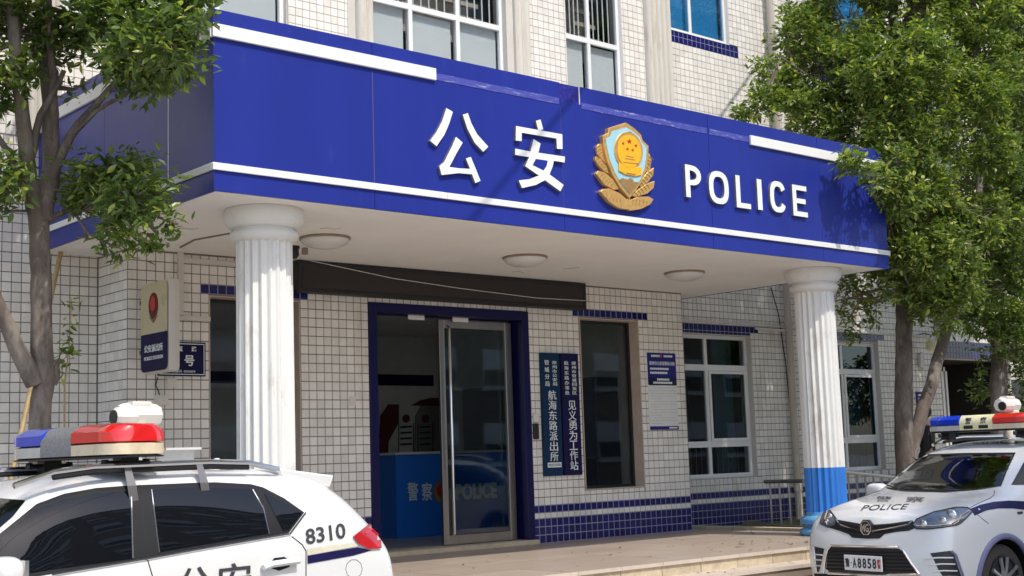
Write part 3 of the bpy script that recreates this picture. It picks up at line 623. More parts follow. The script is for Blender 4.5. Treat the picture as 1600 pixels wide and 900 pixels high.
# ---- columns
def column(X, Y, name='column'):
    n = 20; prof = []
    def ring(r, z, flute):
        out = []
        for k in range(n*6):
            a = 2*math.pi*k/(n*6); ph = (k % 6)/6
            d = flute*(math.sin(math.pi*min(max((ph-.12)/.76, 0), 1))**.7 if .12 < ph < .88 else 0)
            out.append((X+(r-d)*math.cos(a), Y+(r-d)*math.sin(a), z))
        return out
    def shaft(zs, nm, m, par):
        mb = MB(); N = n*6; vs = []; fs = []
        for z, r, fl in zs: vs += ring(r, z, fl)
        for i in range(len(zs)-1):
            for k in range(N): fs.append((i*N+k, i*N+(k+1) % N, (i+1)*N+(k+1) % N, (i+1)*N+k))
        mb.add(vs, fs); return mb.build(nm, m, par, smooth=False)
    rb, rt_ = .252, .244
    rad = lambda z: rb+(rt_-rb)*z/3
    sh = shaft([(z, rad(z), .026) for z in (.82, 1.4, 2.0, 2.6, 2.975)]+[(2.998, rad(3), .0), (3.0, .2, 0)], name, 'column_white', can)
    shaft([(.27, rad(0)+.001, 0), (.29, rad(0)+.001, .026), (.5, rad(.5), .026), (.82, rad(.8), .026)], 'painted_shaft', 'column_blue', sh)
    MB().lathe([(.243, 2.985), (.262, 2.99), (.296, 3.02), (.303, 3.045), (.293, 3.07), (.268, 3.085), (.264, 3.10), (.290, 3.105), (.305, 3.12), (.345, 3.165), (.354, 3.21), (.348, 3.248), (.338, 3.272), (.325, 3.276)], (X, Y, 0), 48).build('capital', 'column_white', sh, smooth=True)
    MB().lathe([(.32, .0), (.345, .03), (.345, .06), (.32, .085), (.28, .095), (.265, .115), (.29, .13), (.322, .15), (.328, .18), (.317, .21), (.288, .23), (.262, .245), (.252, .285)], (X, Y, 0), 48).build('column_base', 'column_base_blue', sh, smooth=True)
    return sh
column(-5.17, -2.42); column(2.66, -2.42)
# cable clipped between the columns and along the sign
MB().tube([(-4.93, -2.68, 2.90), (-3.42, -.19, 3.28), (-2.2, -.19, 3.14), (-1.2, -.19, 3.08), (0, -.19, 3.03), (.84, -.19, 3.04)], .004, 5).build('cable', 'paper', can)
MB().box(-4.94, -4.90, -2.70, -2.66, 2.87, 2.93).build('cable_clip', 'bronze', can)
# ------------------------------------------------------------------ things on the porch
for i, X in enumerate((-3.95, -1.33, 1.30)):
    l = thing('ceiling_lamp', ('round frosted ceiling lamp beside the column capital near the projecting light box', 'round frosted ceiling lamp in front of the black display board, below the badge', 'round frosted ceiling lamp in front of the notice poster wall')[i], 'lamp', (X, -1.5, z_b-.006), group='porch ceiling lamps')
    MB().lathe([(.245, 0), (.252, -.008), (.252, -.022), (.24, -.026)], n=40).build('lamp_rim', 'rust_pipe', l, smooth=True)
    MB().lathe([(.24, -.022)]+[(.24*math.cos(a*math.pi/2/8), -.026-.085*math.sin(a*math.pi/2/8)) for a in range(8)]+[(.004, -.111)], n=40).build('lamp_shade', 'lamp_glass', l, smooth=True)
led = tag(MB().bev(-3.44, .86, -.17, -.004, 2.925, 3.262, .012).build('display_board', 'black_panel', None), 'long black electronic display board above the glass door', 'display')
MB().box(-3.44+.06, .86-.04, -.176, -.168, 2.965, 3.225).build('screen', mat('screen', (.028, .022, .020), .75, var=.2, scale=60), led)
MB().box(-3.445, .865, -.185, -.166, 3.222, 3.267).box(-3.445, .865, -.185, -.166, 2.92, 2.962).box(-3.445, -3.385, -.185, -.166, 2.962, 3.222).box(.822, .865, -.185, -.166, 2.962, 3.222).build('bezel', 'black', led, bevel=.004)
def sign(X0, X1, m, label, col1, col2, big, foot):
    s = tag(MB().bev(X0, X1, -.045, -.004, .818, 2.365, .006).build('sign_board', m, None), label, 'sign')
    xc = (X0+X1)/2; y = -.0475
    for txt, x in ((col1, xc+.065), (col2, xc-.065)):
        n = len(txt); z1, z0 = 2.24, (1.97 if not foot is None else 1.86) if txt is col1 else (1.97 if foot else 1.86)
        for k, c in enumerate(txt): wtext('character', c, 'letter_white', s, x, y, z1-(k+.0)*(z1-z0)/(n-1), h=min(.062, .8*(z1-z0)/(n-1)), w=.075, off=.0, ext=.003)
    z1, z0 = (1.83 if foot else 1.70), (1.06 if foot else .94)
    for k, c in enumerate(big): wtext('character', c, 'letter_white', s, xc+.01, y, z1-k*(z1-z0)/(len(big)-1), h=.118, w=.135, off=.0, ext=.003)
    if foot:
        f = B('foot_panel', 'letter_white', s, xc-.105, xc+.125, -.049, -.044, .925, .985); wtext('lettering', foot, m, f, xc+.01, -.0505, .955, w=.20, h=.034, ext=.001)
sign(.165, .475, 'teal_navy', 'tall teal-blue station name board with white box at its foot, between door and window', '郑州市公安局', '管城分局', '航海东路派出所', 'POLICE STATION')
sign(.505, .81, 'navy', 'tall dark purple-blue board of white characters beside the window edge', '郑州市管城回族区', '航海东路办事处', '见义勇为工作站', None)
ps = tag(MB().box(2.125, 2.69, -.014, .0, 1.372, 2.418).build('notice_poster', 'paper', None), 'white notice poster with blue heading on tiles right of the porch window', 'poster')
MB().box(2.125, 2.69, -.018, -.0142, 1.98, 2.418).build('heading', 'poster_blue', ps); MB().box(2.125, 2.69, -.018, -.0142, 1.372, 1.42).build('footer', 'poster_blue', ps)
MB().box(2.14, 2.675, -.0195, -.018, 1.975, 2.085).build('subheading', 'stripe_navy', ps)
wtext('lettering', '郑州市公安局管城分局', 'letter_white', ps, 2.41, -.0195, 2.275, w=.50, h=.055, off=.001, ext=.001)
MB().prism([(2.40+.02*math.sin(2*math.pi*k/10), 2.375+.025*math.cos(2*math.pi*k/10)) for k in range(10)], lambda u, v, w: (u, -.020+w, v), .002).build('small_badge', 'red', ps)
rnd = random.Random(3)
mb = MB()
for z, m0, m1 in ((2.375, 2.20, 2.36), (2.375, 2.45, 2.61), (2.20, 2.17, 2.52), (2.145, 2.17, 2.50), (2.055, 2.30, 2.53), (2.01, 2.22, 2.60)):
    x = m0
    while x < m1:
        w = rnd.uniform(.018, .03); mb.box(x, x+w, -.0212, -.0196, z-.014, z+.014); x += w+.006
mb.build('print_line', 'letter_white', ps)['kind'] = 'stuff'
for k in range(14):
    z = 1.94-k*.037; mb = MB(); x = 2.16+(.05 if k in (0, 5, 8, 11, 14) else 0); e = 2.65 if k not in (4, 7, 10, 13, 16, 19) else 2.36
    while x < e:
        w = rnd.uniform(.02, .06); mb.box(x, x+w, -.0152, -.0142, z-.0026, z+.0026); x += w+.007
    mb.build('print_line', 'grey_text', ps)['kind'] = 'stuff'
MB().box(2.50, 2.66, -.0192, -.018, 1.387, 1.405).build('print_line', 'letter_white', ps)
dk = thing('door_intercom', 'small cream and black intercom box beside the blue door frame', 'intercom', (0, 0, 0))
B('cover', 'offwhite_plastic', dk, .03, .12, -.03, .0, 1.49, 1.60, bevel=.006); B('reader', 'black', dk, .02, .10, -.04, .0, 1.28, 1.475, bevel=.008); B('side_plate', 'offwhite_plastic', dk, .105, .15, -.02, 0, 1.33, 1.46)
# projecting light box sign on the porch wall: face turned to the street side (-X)
lb = thing('light_box_sign', 'cream and blue projecting light box sign with red badge on the porch wall', 'sign', (-.13, 0, 0))
bx0, bx1 = -5.13, -4.97; lbm = MB().bev(-5.10, -4.97, -.72, -.12, 1.99, 2.90, .05).build('box', 'offwhite_plastic', lb, smooth=True)
def lbp(u, v, w): return (-5.103-w, u, v)
rc = lambda y0, y1, z0, z1, r, top, bot: ([(y0+r-r*math.cos(a), z1-r+r*math.sin(a)) for a in [k*math.pi/10 for k in range(6)]]+[(y1-r+r*math.sin(a), z1-r+r*math.cos(a)) for a in [k*math.pi/10 for k in range(6)]] if top else [(y0, z1), (y1, z1)])+([(y1-r+r*math.cos(a), z0+r-r*math.sin(a)) for a in [k*math.pi/10 for k in range(6)]]+[(y0+r-r*math.sin(a), z0+r-r*math.cos(a)) for a in [k*math.pi/10 for k in range(6)]] if bot else [(y1, z0), (y0, z0)])
MB().prism(rc(-.70, -.14, 2.38, 2.88, .06, True, False), lbp, .008).build('upper_face', 'cream_box', lb); MB().prism(rc(-.70, -.14, 2.01, 2.378, .06, False, True), lbp, .008).build('lower_face', 'navy', lb)
MB().prism([(-.42+.10*math.cos(2*math.pi*k/16), 2.65+.13*math.sin(2*math.pi*k/16)) for k in range(16)], lambda u, v, w: (-5.111-w, u, v), .006).build('badge_ring', 'dark_red', lb)
MB().prism([(-.42+.055*math.cos(2*math.pi*k/16), 2.67+.075*math.sin(2*math.pi*k/16)) for k in range(16)], lambda u, v, w: (-5.117-w, u, v), .004).build('badge_centre', 'red', lb)
MB().prism([(-.52, 2.55), (-.42, 2.48), (-.32, 2.55), (-.36, 2.53), (-.48, 2.53)], lambda u, v, w: (-5.111-w, u, v), .005).build('badge_leaf', 'bronze', lb)
def ltext(s, z, w, h):
    me = fit(textmesh(s, .1, .001, .002), w, h)
    for v in me.vertices: v.co = Vector((-5.113-v.co.z, -.42-v.co.x, z+v.co.y))
    me.materials.clear(); me.materials.append(MT['letter_white']); obj('lettering', me, lb)
ltext('公安派出所', 2.235, .40, .075); ltext('POLICE STATION', 2.14, .40, .035)
B('bracket', 'bronze', lb, -5.06, -5.02, -.13, .0, 2.70, 2.74); B('bracket', 'bronze', lb, -5.06, -5.02, -.13, .0, 2.2, 2.24)
hn = tag(MB().bev(-5.0, -4.47, -.018, -.001, 1.995, 2.345, .004).build('house_number_plate', 'navy', None), 'dark blue house number plate partly behind the projecting light box', 'plate')
mb = MB(); t = .008
for a in ((-4.985, -4.485, 2.322, 2.33), (-4.985, -4.485, 2.01, 2.018), (-4.985, -4.977, 2.018, 2.322), (-4.493, -4.485, 2.018, 2.322)): mb.box(a[0], a[1], -.0205, -.018, a[2], a[3])
mb.build('border', 'letter_white', hn)
for c, x, z, h in (('鸾', -4.76, 2.275, .055), ('路', -4.60, 2.275, .055)): wtext('character', c, 'letter_white', hn, x, -.0195, z, w=.06, h=h, off=.002)
wtext('number', '16', 'letter_white', hn, -4.845, -.0195, 2.16, w=.16, h=.12, off=.003); wtext('character', '号', 'letter_white', hn, -4.655, -.0195, 2.155, w=.11, h=.11, off=.002); wtext('lettering', '邮政编码 450009', 'letter_white', hn, -4.75, -.0195, 2.045, w=.32, h=.03)
# small camera and lamp bracket behind the capital
cc = thing('wall_camera', 'small black camera tucked under the soffit behind the fluted column capital', 'camera', (0, 0, 0)); p = on(459, 383, y=-.9)
MB().lathe([(.02, 0), (.05, -.03), (.055, -.09), (.03, -.13)], (p.x, p.y, z_b-.004), 16).build('dome', 'black', cc, smooth=True); MB().lathe([(.06, 0), (.06, -.03)], (p.x, p.y, z_b-.003), 16).build('mount', 'black', cc)
# railing beside the porch and towards the far wall
def railing(pts, label, n):
    r = thing('railing', label, 'railing', (0, 0, 0), group='steel railings'); a, b = Vector(pts[0]), Vector(pts[1])
    MB().tube([a, b], .028, 10).build('handrail', 'steel', r, smooth=True); MB().tube([a-Vector((0, 0, .62)), b-Vector((0, 0, .62))], .016, 8).build('bottom_rail', 'steel', r)
    for k in range(n):
        p = a.lerp(b, (k+.5)/n); MB().tube([(p.x, p.y, -.05), (p.x, p.y, a.z)], .015, 8).build('baluster', 'steel', r, smooth=True)
ra = on(1195, 744, y=-.10); rb_ = on(1250, 744, y=-.9); railing([(ra.x, -.10, .60), (3.9, -1.15, .62)], 'short stainless railing behind the column by the mossy bed', 4)
railing([on(1318, 737, y=-1.25), on(1420, 748, y=-1.1)], 'longer dark steel railing in front of the far window beside the tree', 8)

# ------------------------------------------------------------------ inside the reception
ctr = thing('reception_counter', 'blue reception counter with white characters and badge behind the glass door', 'counter', (0, 0, 0))
B('front_panel', 'counter_blue', ctr, -.20, 2.5, 2.62, 2.66, .012, 1.15); B('side_panel', 'counter_blue', ctr, -.20, -.16, 2.66, 3.3, .012, 1.15)
B('counter_top', 'aluminium', ctr, -.24, 2.52, 2.57, 3.3, 1.15, 1.185, bevel=.004)
for c, px in (('警', 645), ('察', 667)): wtext('character', c, 'letter_white', ctr, on(px, 770, y=2.62).x, 2.616, on(px, 768, y=2.62).z, w=.18, h=.25, off=.001, ext=.004)
p0, p1 = on(712, 767, y=2.62), on(776, 768, y=2.62); wtext('lettering', 'POLICE', 'letter_white', ctr, (p0.x+p1.x)/2, 2.616, .60, w=p1.x-p0.x, h=.23, off=.005, ext=.004)
pc = on(687, 769, y=2.62)
MB().prism([(pc.x+.12*math.cos(2*math.pi*k/14), pc.z+.15*math.sin(2*math.pi*k/14)) for k in range(14)], lambda u, v, w: (u, 2.618-w, v), .02).build('badge', 'gold_dark', ctr)
MB().prism([(pc.x+.07*math.cos(2*math.pi*k/14), pc.z+.03+.10*math.sin(2*math.pi*k/14)) for k in range(14)], lambda u, v, w: (u, 2.597-w, v), .008).build('badge_centre', 'red', ctr)
wb_ = thing('wall_board', 'red and white display board with curved top behind the counter', 'board', (0, 0, 0))
def ip(px, py): p = on(px, py, y=5.36); return p.x, p.z
MB().prism([ip(*p) for p in ((648, 712), (650, 650), (660, 632), (680, 624), (700, 626), (735, 640), (738, 712))], lambda u, v, w: (u, 5.38-w, v), .02).build('board_face', 'board_grey', wb_)
MB().prism([ip(*p) for p in ((642, 634), (655, 626), (672, 622), (690, 622), (712, 632), (712, 637), (690, 634), (665, 634))], lambda u, v, w: (u, 5.355-w, v), .02).build('header', 'dark_red', wb_)
MB().prism([ip(*p) for p in ((592, 735), (594, 650), (606, 632), (622, 632), (622, 660), (606, 690), (604, 735))], lambda u, v, w: (u, 5.355-w, v), .02).build('side_panel', 'dark_red', wb_)
for cx in (634, 664): MB().prism([ip(cx+5.5*math.cos(2*math.pi*k/12), 654+6.5*math.sin(2*math.pi*k/12)) for k in range(12)], lambda u, v, w: (u, 5.35-w, v), .01).build('roundel', 'dark_red', wb_)
for cx in (634, 664):
    for k in range(4): MB().prism([ip(*p) for p in ((cx-9, 666+k*9), (cx+9, 665+k*9), (cx+9, 668+k*9), (cx-9, 669+k*9))], lambda u, v, w: (u, 5.352-w, v), .004).build('text_line', 'cabinet', wb_)
    MB().prism([ip(*p) for p in ((cx-12, 662), (cx-11, 661), (cx-11, 708), (cx-12, 708))], lambda u, v, w: (u, 5.352-w, v), .006).build('frame_line', 'dark_red', wb_); MB().prism([ip(*p) for p in ((cx+11, 661), (cx+12, 661), (cx+12, 708), (cx+11, 708))], lambda u, v, w: (u, 5.352-w, v), .006).build('frame_line', 'dark_red', wb_)
tag(MB().prism([ip(*p) for p in ((754, 588), (800, 584), (802, 702), (757, 704))], lambda u, v, w: (u, 5.39-w, v), .02).build('wall_poster', 'dark_red', None), 'dark red wall poster behind the counter clerk', 'poster')
def blob_body(name, parent, pts, mat_, sub=2):
    me = bpy.data.meshes.new(name); V = []; E = []; Rr = []
    for chain in pts:
        prev = None
        for P in chain:
            key = tuple(P[:3]); idx = next((i for i, v in enumerate(V) if (Vector(v)-Vector(key)).length < 1e-4), None)
            if idx is None: V.append(key); Rr.append(P[3]); idx = len(V)-1
            if prev is not None: E.append((prev, idx))
            prev = idx
    me.from_pydata(V, E, []); o = obj(name, me, parent)
    sk = o.modifiers.new('skin', 'SKIN'); sv = me.skin_vertices[0].data
    for i, r in enumerate(Rr): sv[i].radius = (r, r*.8); sv[i].use_root = (i == 0)
    ss = o.modifiers.new('sub', 'SUBSURF'); ss.levels = ss.render_levels = sub
    bpy.context.view_layer.update()
    m2 = bpy.data.meshes.new_from_object(o.evaluated_get(bpy.context.evaluated_depsgraph_get())); o.modifiers.clear(); o.data = m2; bpy.data.meshes.remove(me)
    m2.materials.clear(); m2.materials.append(MT[mat_]); m2.polygons.foreach_set('use_smooth', [True]*len(m2.polygons)); return o
def person(label, loc, rz, top, leg, hairm='hair', cap=False, sc=1.0):
    t = thing('person', label, 'person', loc, rz)
    H = 1.0
    body = [[(0, 0, .93, .15), (0, 0, 1.10, .14), (0, 0, 1.32, .17), (0, 0, 1.44, .10), (0, -.01, 1.52, .055), (0, -.02, 1.60, .085), (0, -.02, 1.70, .095)]]
    for s in (-1, 1):
        body.append([(0, 0, .93, .15), (s*.09, 0, .86, .10), (s*.10, -.01, .48, .065), (s*.10, .01, .09, .045), (s*.10, -.14, .035, .035)])
        body.append([(0, 0, 1.32, .17), (s*.19, 0, 1.40, .065), (s*.24, .02, 1.12, .045), (s*.22, -.10, .90, .036), (s*.21, -.15, .82, .035)])
    b = blob_body('body', t, body, 'skin')
    torso = [[(0, 0, .90, .17), (0, 0, 1.10, .155), (0, 0, 1.32, .185), (0, 0, 1.45, .105)]]
    for s in (-1, 1): torso.append([(0, 0, 1.32, .185), (s*.19, 0, 1.40, .080), (s*.24, .02, 1.12, .060), (s*.225, -.09, .92, .045)])
    blob_body('jacket', t, torso, top)
    legs = []
    for s in (-1, 1): legs.append([(0, 0, .92, .165), (s*.09, 0, .84, .115), (s*.10, -.01, .48, .08), (s*.10, .01, .10, .065)])
    blob_body('trousers', t, legs, leg)
    hm = MB(); bm = bmesh.new(); bmesh.ops.create_uvsphere(bm, u_segments=20, v_segments=12, radius=.108)
    for v in list(bm.verts):
        if v.co.y < -.045 and v.co.z < .045: bm.verts.remove(v)
    for v in bm.verts: v.co += Vector((0, -.005, 1.675))
    hm.bm(bm).build('hair', hairm, t, smooth=True)
    for s in (-1, 1): MB().lathe([(.001, -.006), (.012, -.003), (.012, .003), (.001, .006)], (s*.035, -.112, 1.665), 8, 'y').build('eye', 'hair', t)
    MB().tube([(0, -.108, 1.665), (0, -.128, 1.635), (0, -.112, 1.625)], [.008, .014, .008], 6).build('nose', 'skin', t); MB().tube([(-.025, -.108, 1.592), (0, -.113, 1.590), (.025, -.108, 1.592)], .006, 6).build('mouth', 'dark_red', t)
    for s in (-1, 1):
        MB().tube([(s*.105, 0, 1.68), (s*.112, .008, 1.655), (s*.105, .005, 1.63)], [.012, .016, .010], 6).build('ear', 'skin', t)
        for k in range(4):
            q = Vector((s*(.195+.012*k), -.165, .80)); MB().tube([q, q+Vector((0, -.025, -.04)), q+Vector((0, -.02, -.075+abs(k-1.4)*.008))], [.009, .008, .006], 6).build('finger', 'skin', t)
        q = Vector((s*.19, -.16, .83)); MB().tube([q, q+Vector((-s*.02, -.03, -.02)), q+Vector((-s*.02, -.045, -.05))], [.010, .009, .007], 6).build('thumb', 'skin', t)
    return t
pp_ = on(784, 720, y=3.9); person('person in pale shirt standing behind the blue reception counter', (pp_.x, 3.9, .012), R(-70), 'shirt', 'dark_cloth')
cab = thing('darkening_cabinet', 'dark cabinet with shelves added to darken the porch window view', 'cabinet', (2.42, 2.6, .012))  # cabinet added inside to darken what the window shows
B('carcass', 'cabinet', cab, -.22, .24, -1.5, 1.5, 0, 2.15)
for k in range(3):
    d_ = B('door', 'navy', cab, -.245, -.222, -1.48+k*1.0, -.52+k*1.0, .05, 1.0); B('handle', 'steel', d_, -.262, -.246, -1.0+k*1.0, -.96+k*1.0, .6, .75)
    B('glass_door', 'teal_navy', cab, -.245, -.222, -1.48+k*1.0, -.52+k*1.0, 1.03, 2.12)
nb = thing('notice_stand', 'dark blue standing board with pale characters inside the porch window', 'board', (1.75, 1.15, .012), R(20))
B('panel', 'navy', nb, -.28, .28, -.02, .02, .25, 1.25); B('foot', 'steel', nb, -.28, .28, -.15, .15, 0, .03); B('post', 'steel', nb, -.03, .03, -.015, .015, .03, .25)
for k, c in enumerate('防暴'): wtext('character', c, 'letter_white', nb, -.12, -.022, 1.05-.2*k, w=.12, h=.12, off=.001); wtext('character', c, 'letter_white', nb, .13, -.022, 1.05-.2*k, w=.12, h=.12, off=.001)
# ------------------------------------------------------------------ side entrance at the far end of the building
B('entrance_lintel', 'plaster', bld, 10.5, 13.4, .62, .95, 2.60, 4.45)
mb = MB()
for i in range(28):
    for j in range(3):
        a = 10.52+i*.103; c = 2.585+j*.105; mb.box(a+.005, a+.098, .612, .622, c+.005, c+.100)
o = mb.build('tile_field', 'tile_blue_joined', bld); o['kind'] = 'stuff'
mb = MB()
for i in range(28):
    for j in range(15):
        a = 10.52+i*.103; c = 2.90+j*.103; mb.box(a+.005, a+.098, .612, .622, c+.005, c+.098)
o = mb.build('tile_field', 'tile_white_joined', bld); o['kind'] = 'stuff'
B('recess_wall', 'interior_shade', bld, 10.5, 13.4, 2.2, 2.3, G, 2.62); B('recess_side', 'interior_shade', bld, 10.38, 10.5, .95, 2.2, G, 2.62); B('recess_side', 'interior_shade', bld, 13.08, 13.148, .95, 2.2, G, 2.62); B('recess_ceiling', 'interior_shade', bld, 10.5, 13.3, .95, 2.2, 2.62, 2.7)  # recess surfaces coloured near-black for its deep shade
B('recess_floor', 'stone', bld, 10.5, 13.3, -.9, 2.2, G, -.12)
sd = MB().box(11.0, 11.08, 1.3, 1.36, -.12, 2.5).box(11.5, 11.58, 1.3, 1.36, -.12, 2.5).box(11.64, 11.70, 1.3, 1.36, -.12, 2.5).box(11.0, 11.7, 1.3, 1.36, 2.42, 2.5).build('side_door', 'aluminium', bld); B('pane', 'teal_glass', sd, 11.08, 11.5, 1.32, 1.33, -.1, 2.42)
sc_ = thing('wall_lantern', 'small yellow-white wall lantern on the sunlit tiles near the side entrance', 'lamp', (0, 0, 0))
p = on(1455, 545, y=.5); MB().lathe([(.02, .20), (.05, .16), (.09, .12), (.10, .0), (.06, -.03)], (p.x, .5, p.z), 14).build('shade', 'bar_cream', sc_, smooth=True); MB().tube([(p.x, .5, p.z+.16), (p.x, .5, p.z+.25), (p.x, .60, p.z+.28), (p.x, .70, p.z+.28)], .012, 6).build('arm', 'bronze', sc_)
MB().prism([(p.x-.12, p.z-.1), (p.x-.02, p.z-.05), (p.x-.03, p.z-.35), (p.x-.14, p.z-.30)], lambda u, v, w: (u, .695-w, v), .05).build('back_box', 'offwhite_plastic', sc_)
for lab, x0, y0, x1, y1 in (('small blue notice on tiles behind the forked tree, upper one', 1431, 612, 1443, 634), ('small dark blue notice with pale lines on tiles below the lantern', 1440, 659, 1455, 673)):
    a, b = on(x0, y0, y=.69), on(x1, y1, y=.69); s = tag(MB().box(a.x, b.x, .680, .699, b.z, a.z).build('wall_notice', 'poster_blue', None), lab, 'notice')
    for k in range(3): B('print_line', 'letter_white', s, a.x+.05, b.x-.05, .677, .680, b.z+(a.z-b.z)*(.2+.25*k), b.z+(a.z-b.z)*(.30+.25*k))
pb = on(1449, 690, y=-.35); person('person in black standing behind the forked tree by the side entrance', (pb.x, -.35, -.12+.03), R(200), 'dark_cloth', 'dark_cloth')
# ------------------------------------------------------------------ trees
def leafmesh(tips, rng, size, mname, name, parent, per=10, spread=.11, droop=.25):
    V = []; F = []
    for tp, out in tips:
        n = per+rng.randint(-3, 3)
        for k in range(n):
            a = rng.uniform(0, 6.283); e = rng.uniform(-.9, .75)
            d = Vector((math.cos(a)*math.cos(e), math.sin(a)*math.cos(e), math.sin(e)))*.9+out*.55; d.z -= droop*rng.random(); d.normalize()
            p = tp+out*rng.uniform(-spread, spread*.8)+Vector((rng.gauss(0, .03), rng.gauss(0, .03), rng.gauss(0, .03)))
            L = size*rng.uniform(.65, 1.25); w = L*rng.uniform(.30, .40)*.5*1.15
            nrm = Vector((rng.gauss(0, .55), rng.gauss(0, .55), 1)); s = d.cross(nrm)
            if s.length < .05: continue
            s.normalize(); up_ = s.cross(d)
            m_ = p+d*L*.48-up_*L*.07; tip = p+d*L-up_*L*rng.uniform(.05, .22)
            i = len(V); V += [p, p+d*L*.28+s*w*.85, p+d*L*.58+s*w, tip, p+d*L*.58-s*w, p+d*L*.28-s*w*.85, m_]
            F += [(i, i+6, i+2, i+1), (i+6, i+3, i+2), (i, i+5, i+4, i+6), (i+6, i+4, i+3)]
    me = bpy.data.meshes.new(name); me.from_pydata([tuple(v) for v in V], [], F); me.materials.append(MT[mname])
    o = obj(name, me, parent); o['kind'] = 'stuff'; return o
def tree(name, label, base, limbs, blobs, seed, leafsize, dens, mname='leaf', shoots=(), hang=0.0):
    rng = random.Random(seed); t = thing(name, label, 'tree', base, group='street trees by the station'); inv = Vector(base)
    tr = MB(); nodes = []
    for pts, r0, r1 in limbs:
        P = [Vector(p) for p in pts]; Q = []
        for i in range(len(P)-1):
            k = max(2, int((P[i+1]-P[i]).length/.12))
            for s in range(k): Q.append(P[i].lerp(P[i+1], s/k))
        Q.append(P[-1])
        Q2 = [Q[0]]+[(Q[i-1]+Q[i]*2+Q[i+1])/4+Vector((rng.gauss(0, .006), rng.gauss(0, .006), 0)) for i in range(1, len(Q)-1)]+[Q[-1]]
        rad = [(r0+(r1-r0)*i/(len(Q2)-1))*(1+.10*noise.noise(q*5+Vector((seed, 0, 0)))) for i, q in enumerate(Q2)]
        tr.tube([q-inv for q in Q2], rad, 12); nodes += list(zip(Q2, rad))
    br = MB(); tips = []
    for (c, rad, dn) in blobs:
        n = max(6, int(dens*dn*(rad**2*720+rad**3*380)))
        near = min(nodes, key=lambda q: (q[0]-c).length); mid = near[0].lerp(c, .55)+Vector((rng.gauss(0, .08), rng.gauss(0, .08), -.05))
        br.tube([near[0]-inv, mid-inv, c-inv], [min(near[1]*.55, .03), .015, .008], 6)
        for k in range(n):
            v = Vector((rng.gauss(0, 1), rng.gauss(0, 1), rng.gauss(0, 1))).normalized(); rr = rad*(.35+.65*rng.random()**.5)*(1+.35*noise.noise(v*2.1+c*1.7))
            p = c+Vector((v.x*rr, v.y*rr, v.z*rr*.85))
            if noise.noise(p*1.9+Vector((seed*3.1, 0, 0))) < -.12: continue
            out = (v*.7+Vector((0, 0, .35-hang))+Vector((rng.gauss(0, .3), rng.gauss(0, .3), rng.gauss(0, .2)))).normalized()
            tips.append((p-inv, out))
            if rng.random() < .30: br.tube([c.lerp(p, .25)-inv, c.lerp(p, .65)-inv+Vector((0, 0, rng.gauss(0, .03))), p-inv], [.007, .005, .0025], 4, cap=False)
    tk = tr.build('trunk', 'bark', t, smooth=True); bq = br.build('branches', 'bark', tk); bq['kind'] = 'stuff'
    leafmesh(tips, rng, leafsize, mname, 'crown', t)
    print(name, len(tips))
    return t
def PB(lst, plane='y'):
    out = []
    for px, py, d, r, dn in lst:
        c = on(px, py, **{plane: d}); out.append((c, r*(c-CAM).length/CF, dn))
    return out
o_ = lambda px, py, y: on(px, py, y=y)
# left tree, between the parked car and the canopy side
lb_ = o_(63, 700, -2.0); lbase = (lb_.x, -2.0, G)
limbs = [([(lb_.x-.01, -2.0, G-.05), o_(63, 700, -2), o_(66, 600, -2), o_(66, 540, -2), o_(62, 430, -2), o_(60, 340, -2)], .100, .080),
         ([o_(60, 345, -2), o_(48, 300, -2), o_(38, 220, -2.05), o_(32, 150, -2.1), o_(20, 40, -2.2), o_(10, -80, -2.2)], .075, .035),
         ([o_(66, 345, -2), o_(80, 260, -2), o_(78, 160, -2), o_(68, 60, -2), o_(60, -60, -2)], .078, .04), ([o_(82, 235, -2), o_(84, 150, -2.1), o_(78, 60, -2.2), o_(75, -40, -2.3)], .04, .02),
         ([o_(70, 310, -2), o_(105, 215, -2.1), o_(140, 175, -2.2), o_(190, 120, -2.4)], .05, .022), ([o_(105, 218, -2.1), o_(150, 172, -2.3), o_(205, 142, -2.6), o_(228, 135, -2.7)], .022, .010),
         ([o_(64, 350, -2), on(110, 325, x=-6.75), on(160, 322, x=-6.6), on(205, 325, x=-6.5)], .03, .010), ([on(110, 325, x=-6.75), on(140, 370, x=-6.6), on(180, 385, x=-6.5)], .014, .006), ([o_(42, 280, -2), o_(62, 180, -2.1), o_(100, 110, -2.2)], .04, .02), ([o_(40, 300, -2), o_(15, 240, -2), o_(-15, 190, -2)], .035, .02),
         ([o_(55, 600, -2), o_(38, 570, -2.02), o_(15, 515, -2.05), o_(-10, 460, -2.1), o_(-50, 380, -2.2)], .075, .05), ([o_(83, 600, -2), o_(90, 575, -2.03), o_(93, 560, -2.05)], .035, .012)]  # next list: blobs outside the view added to shade wall and canopy side
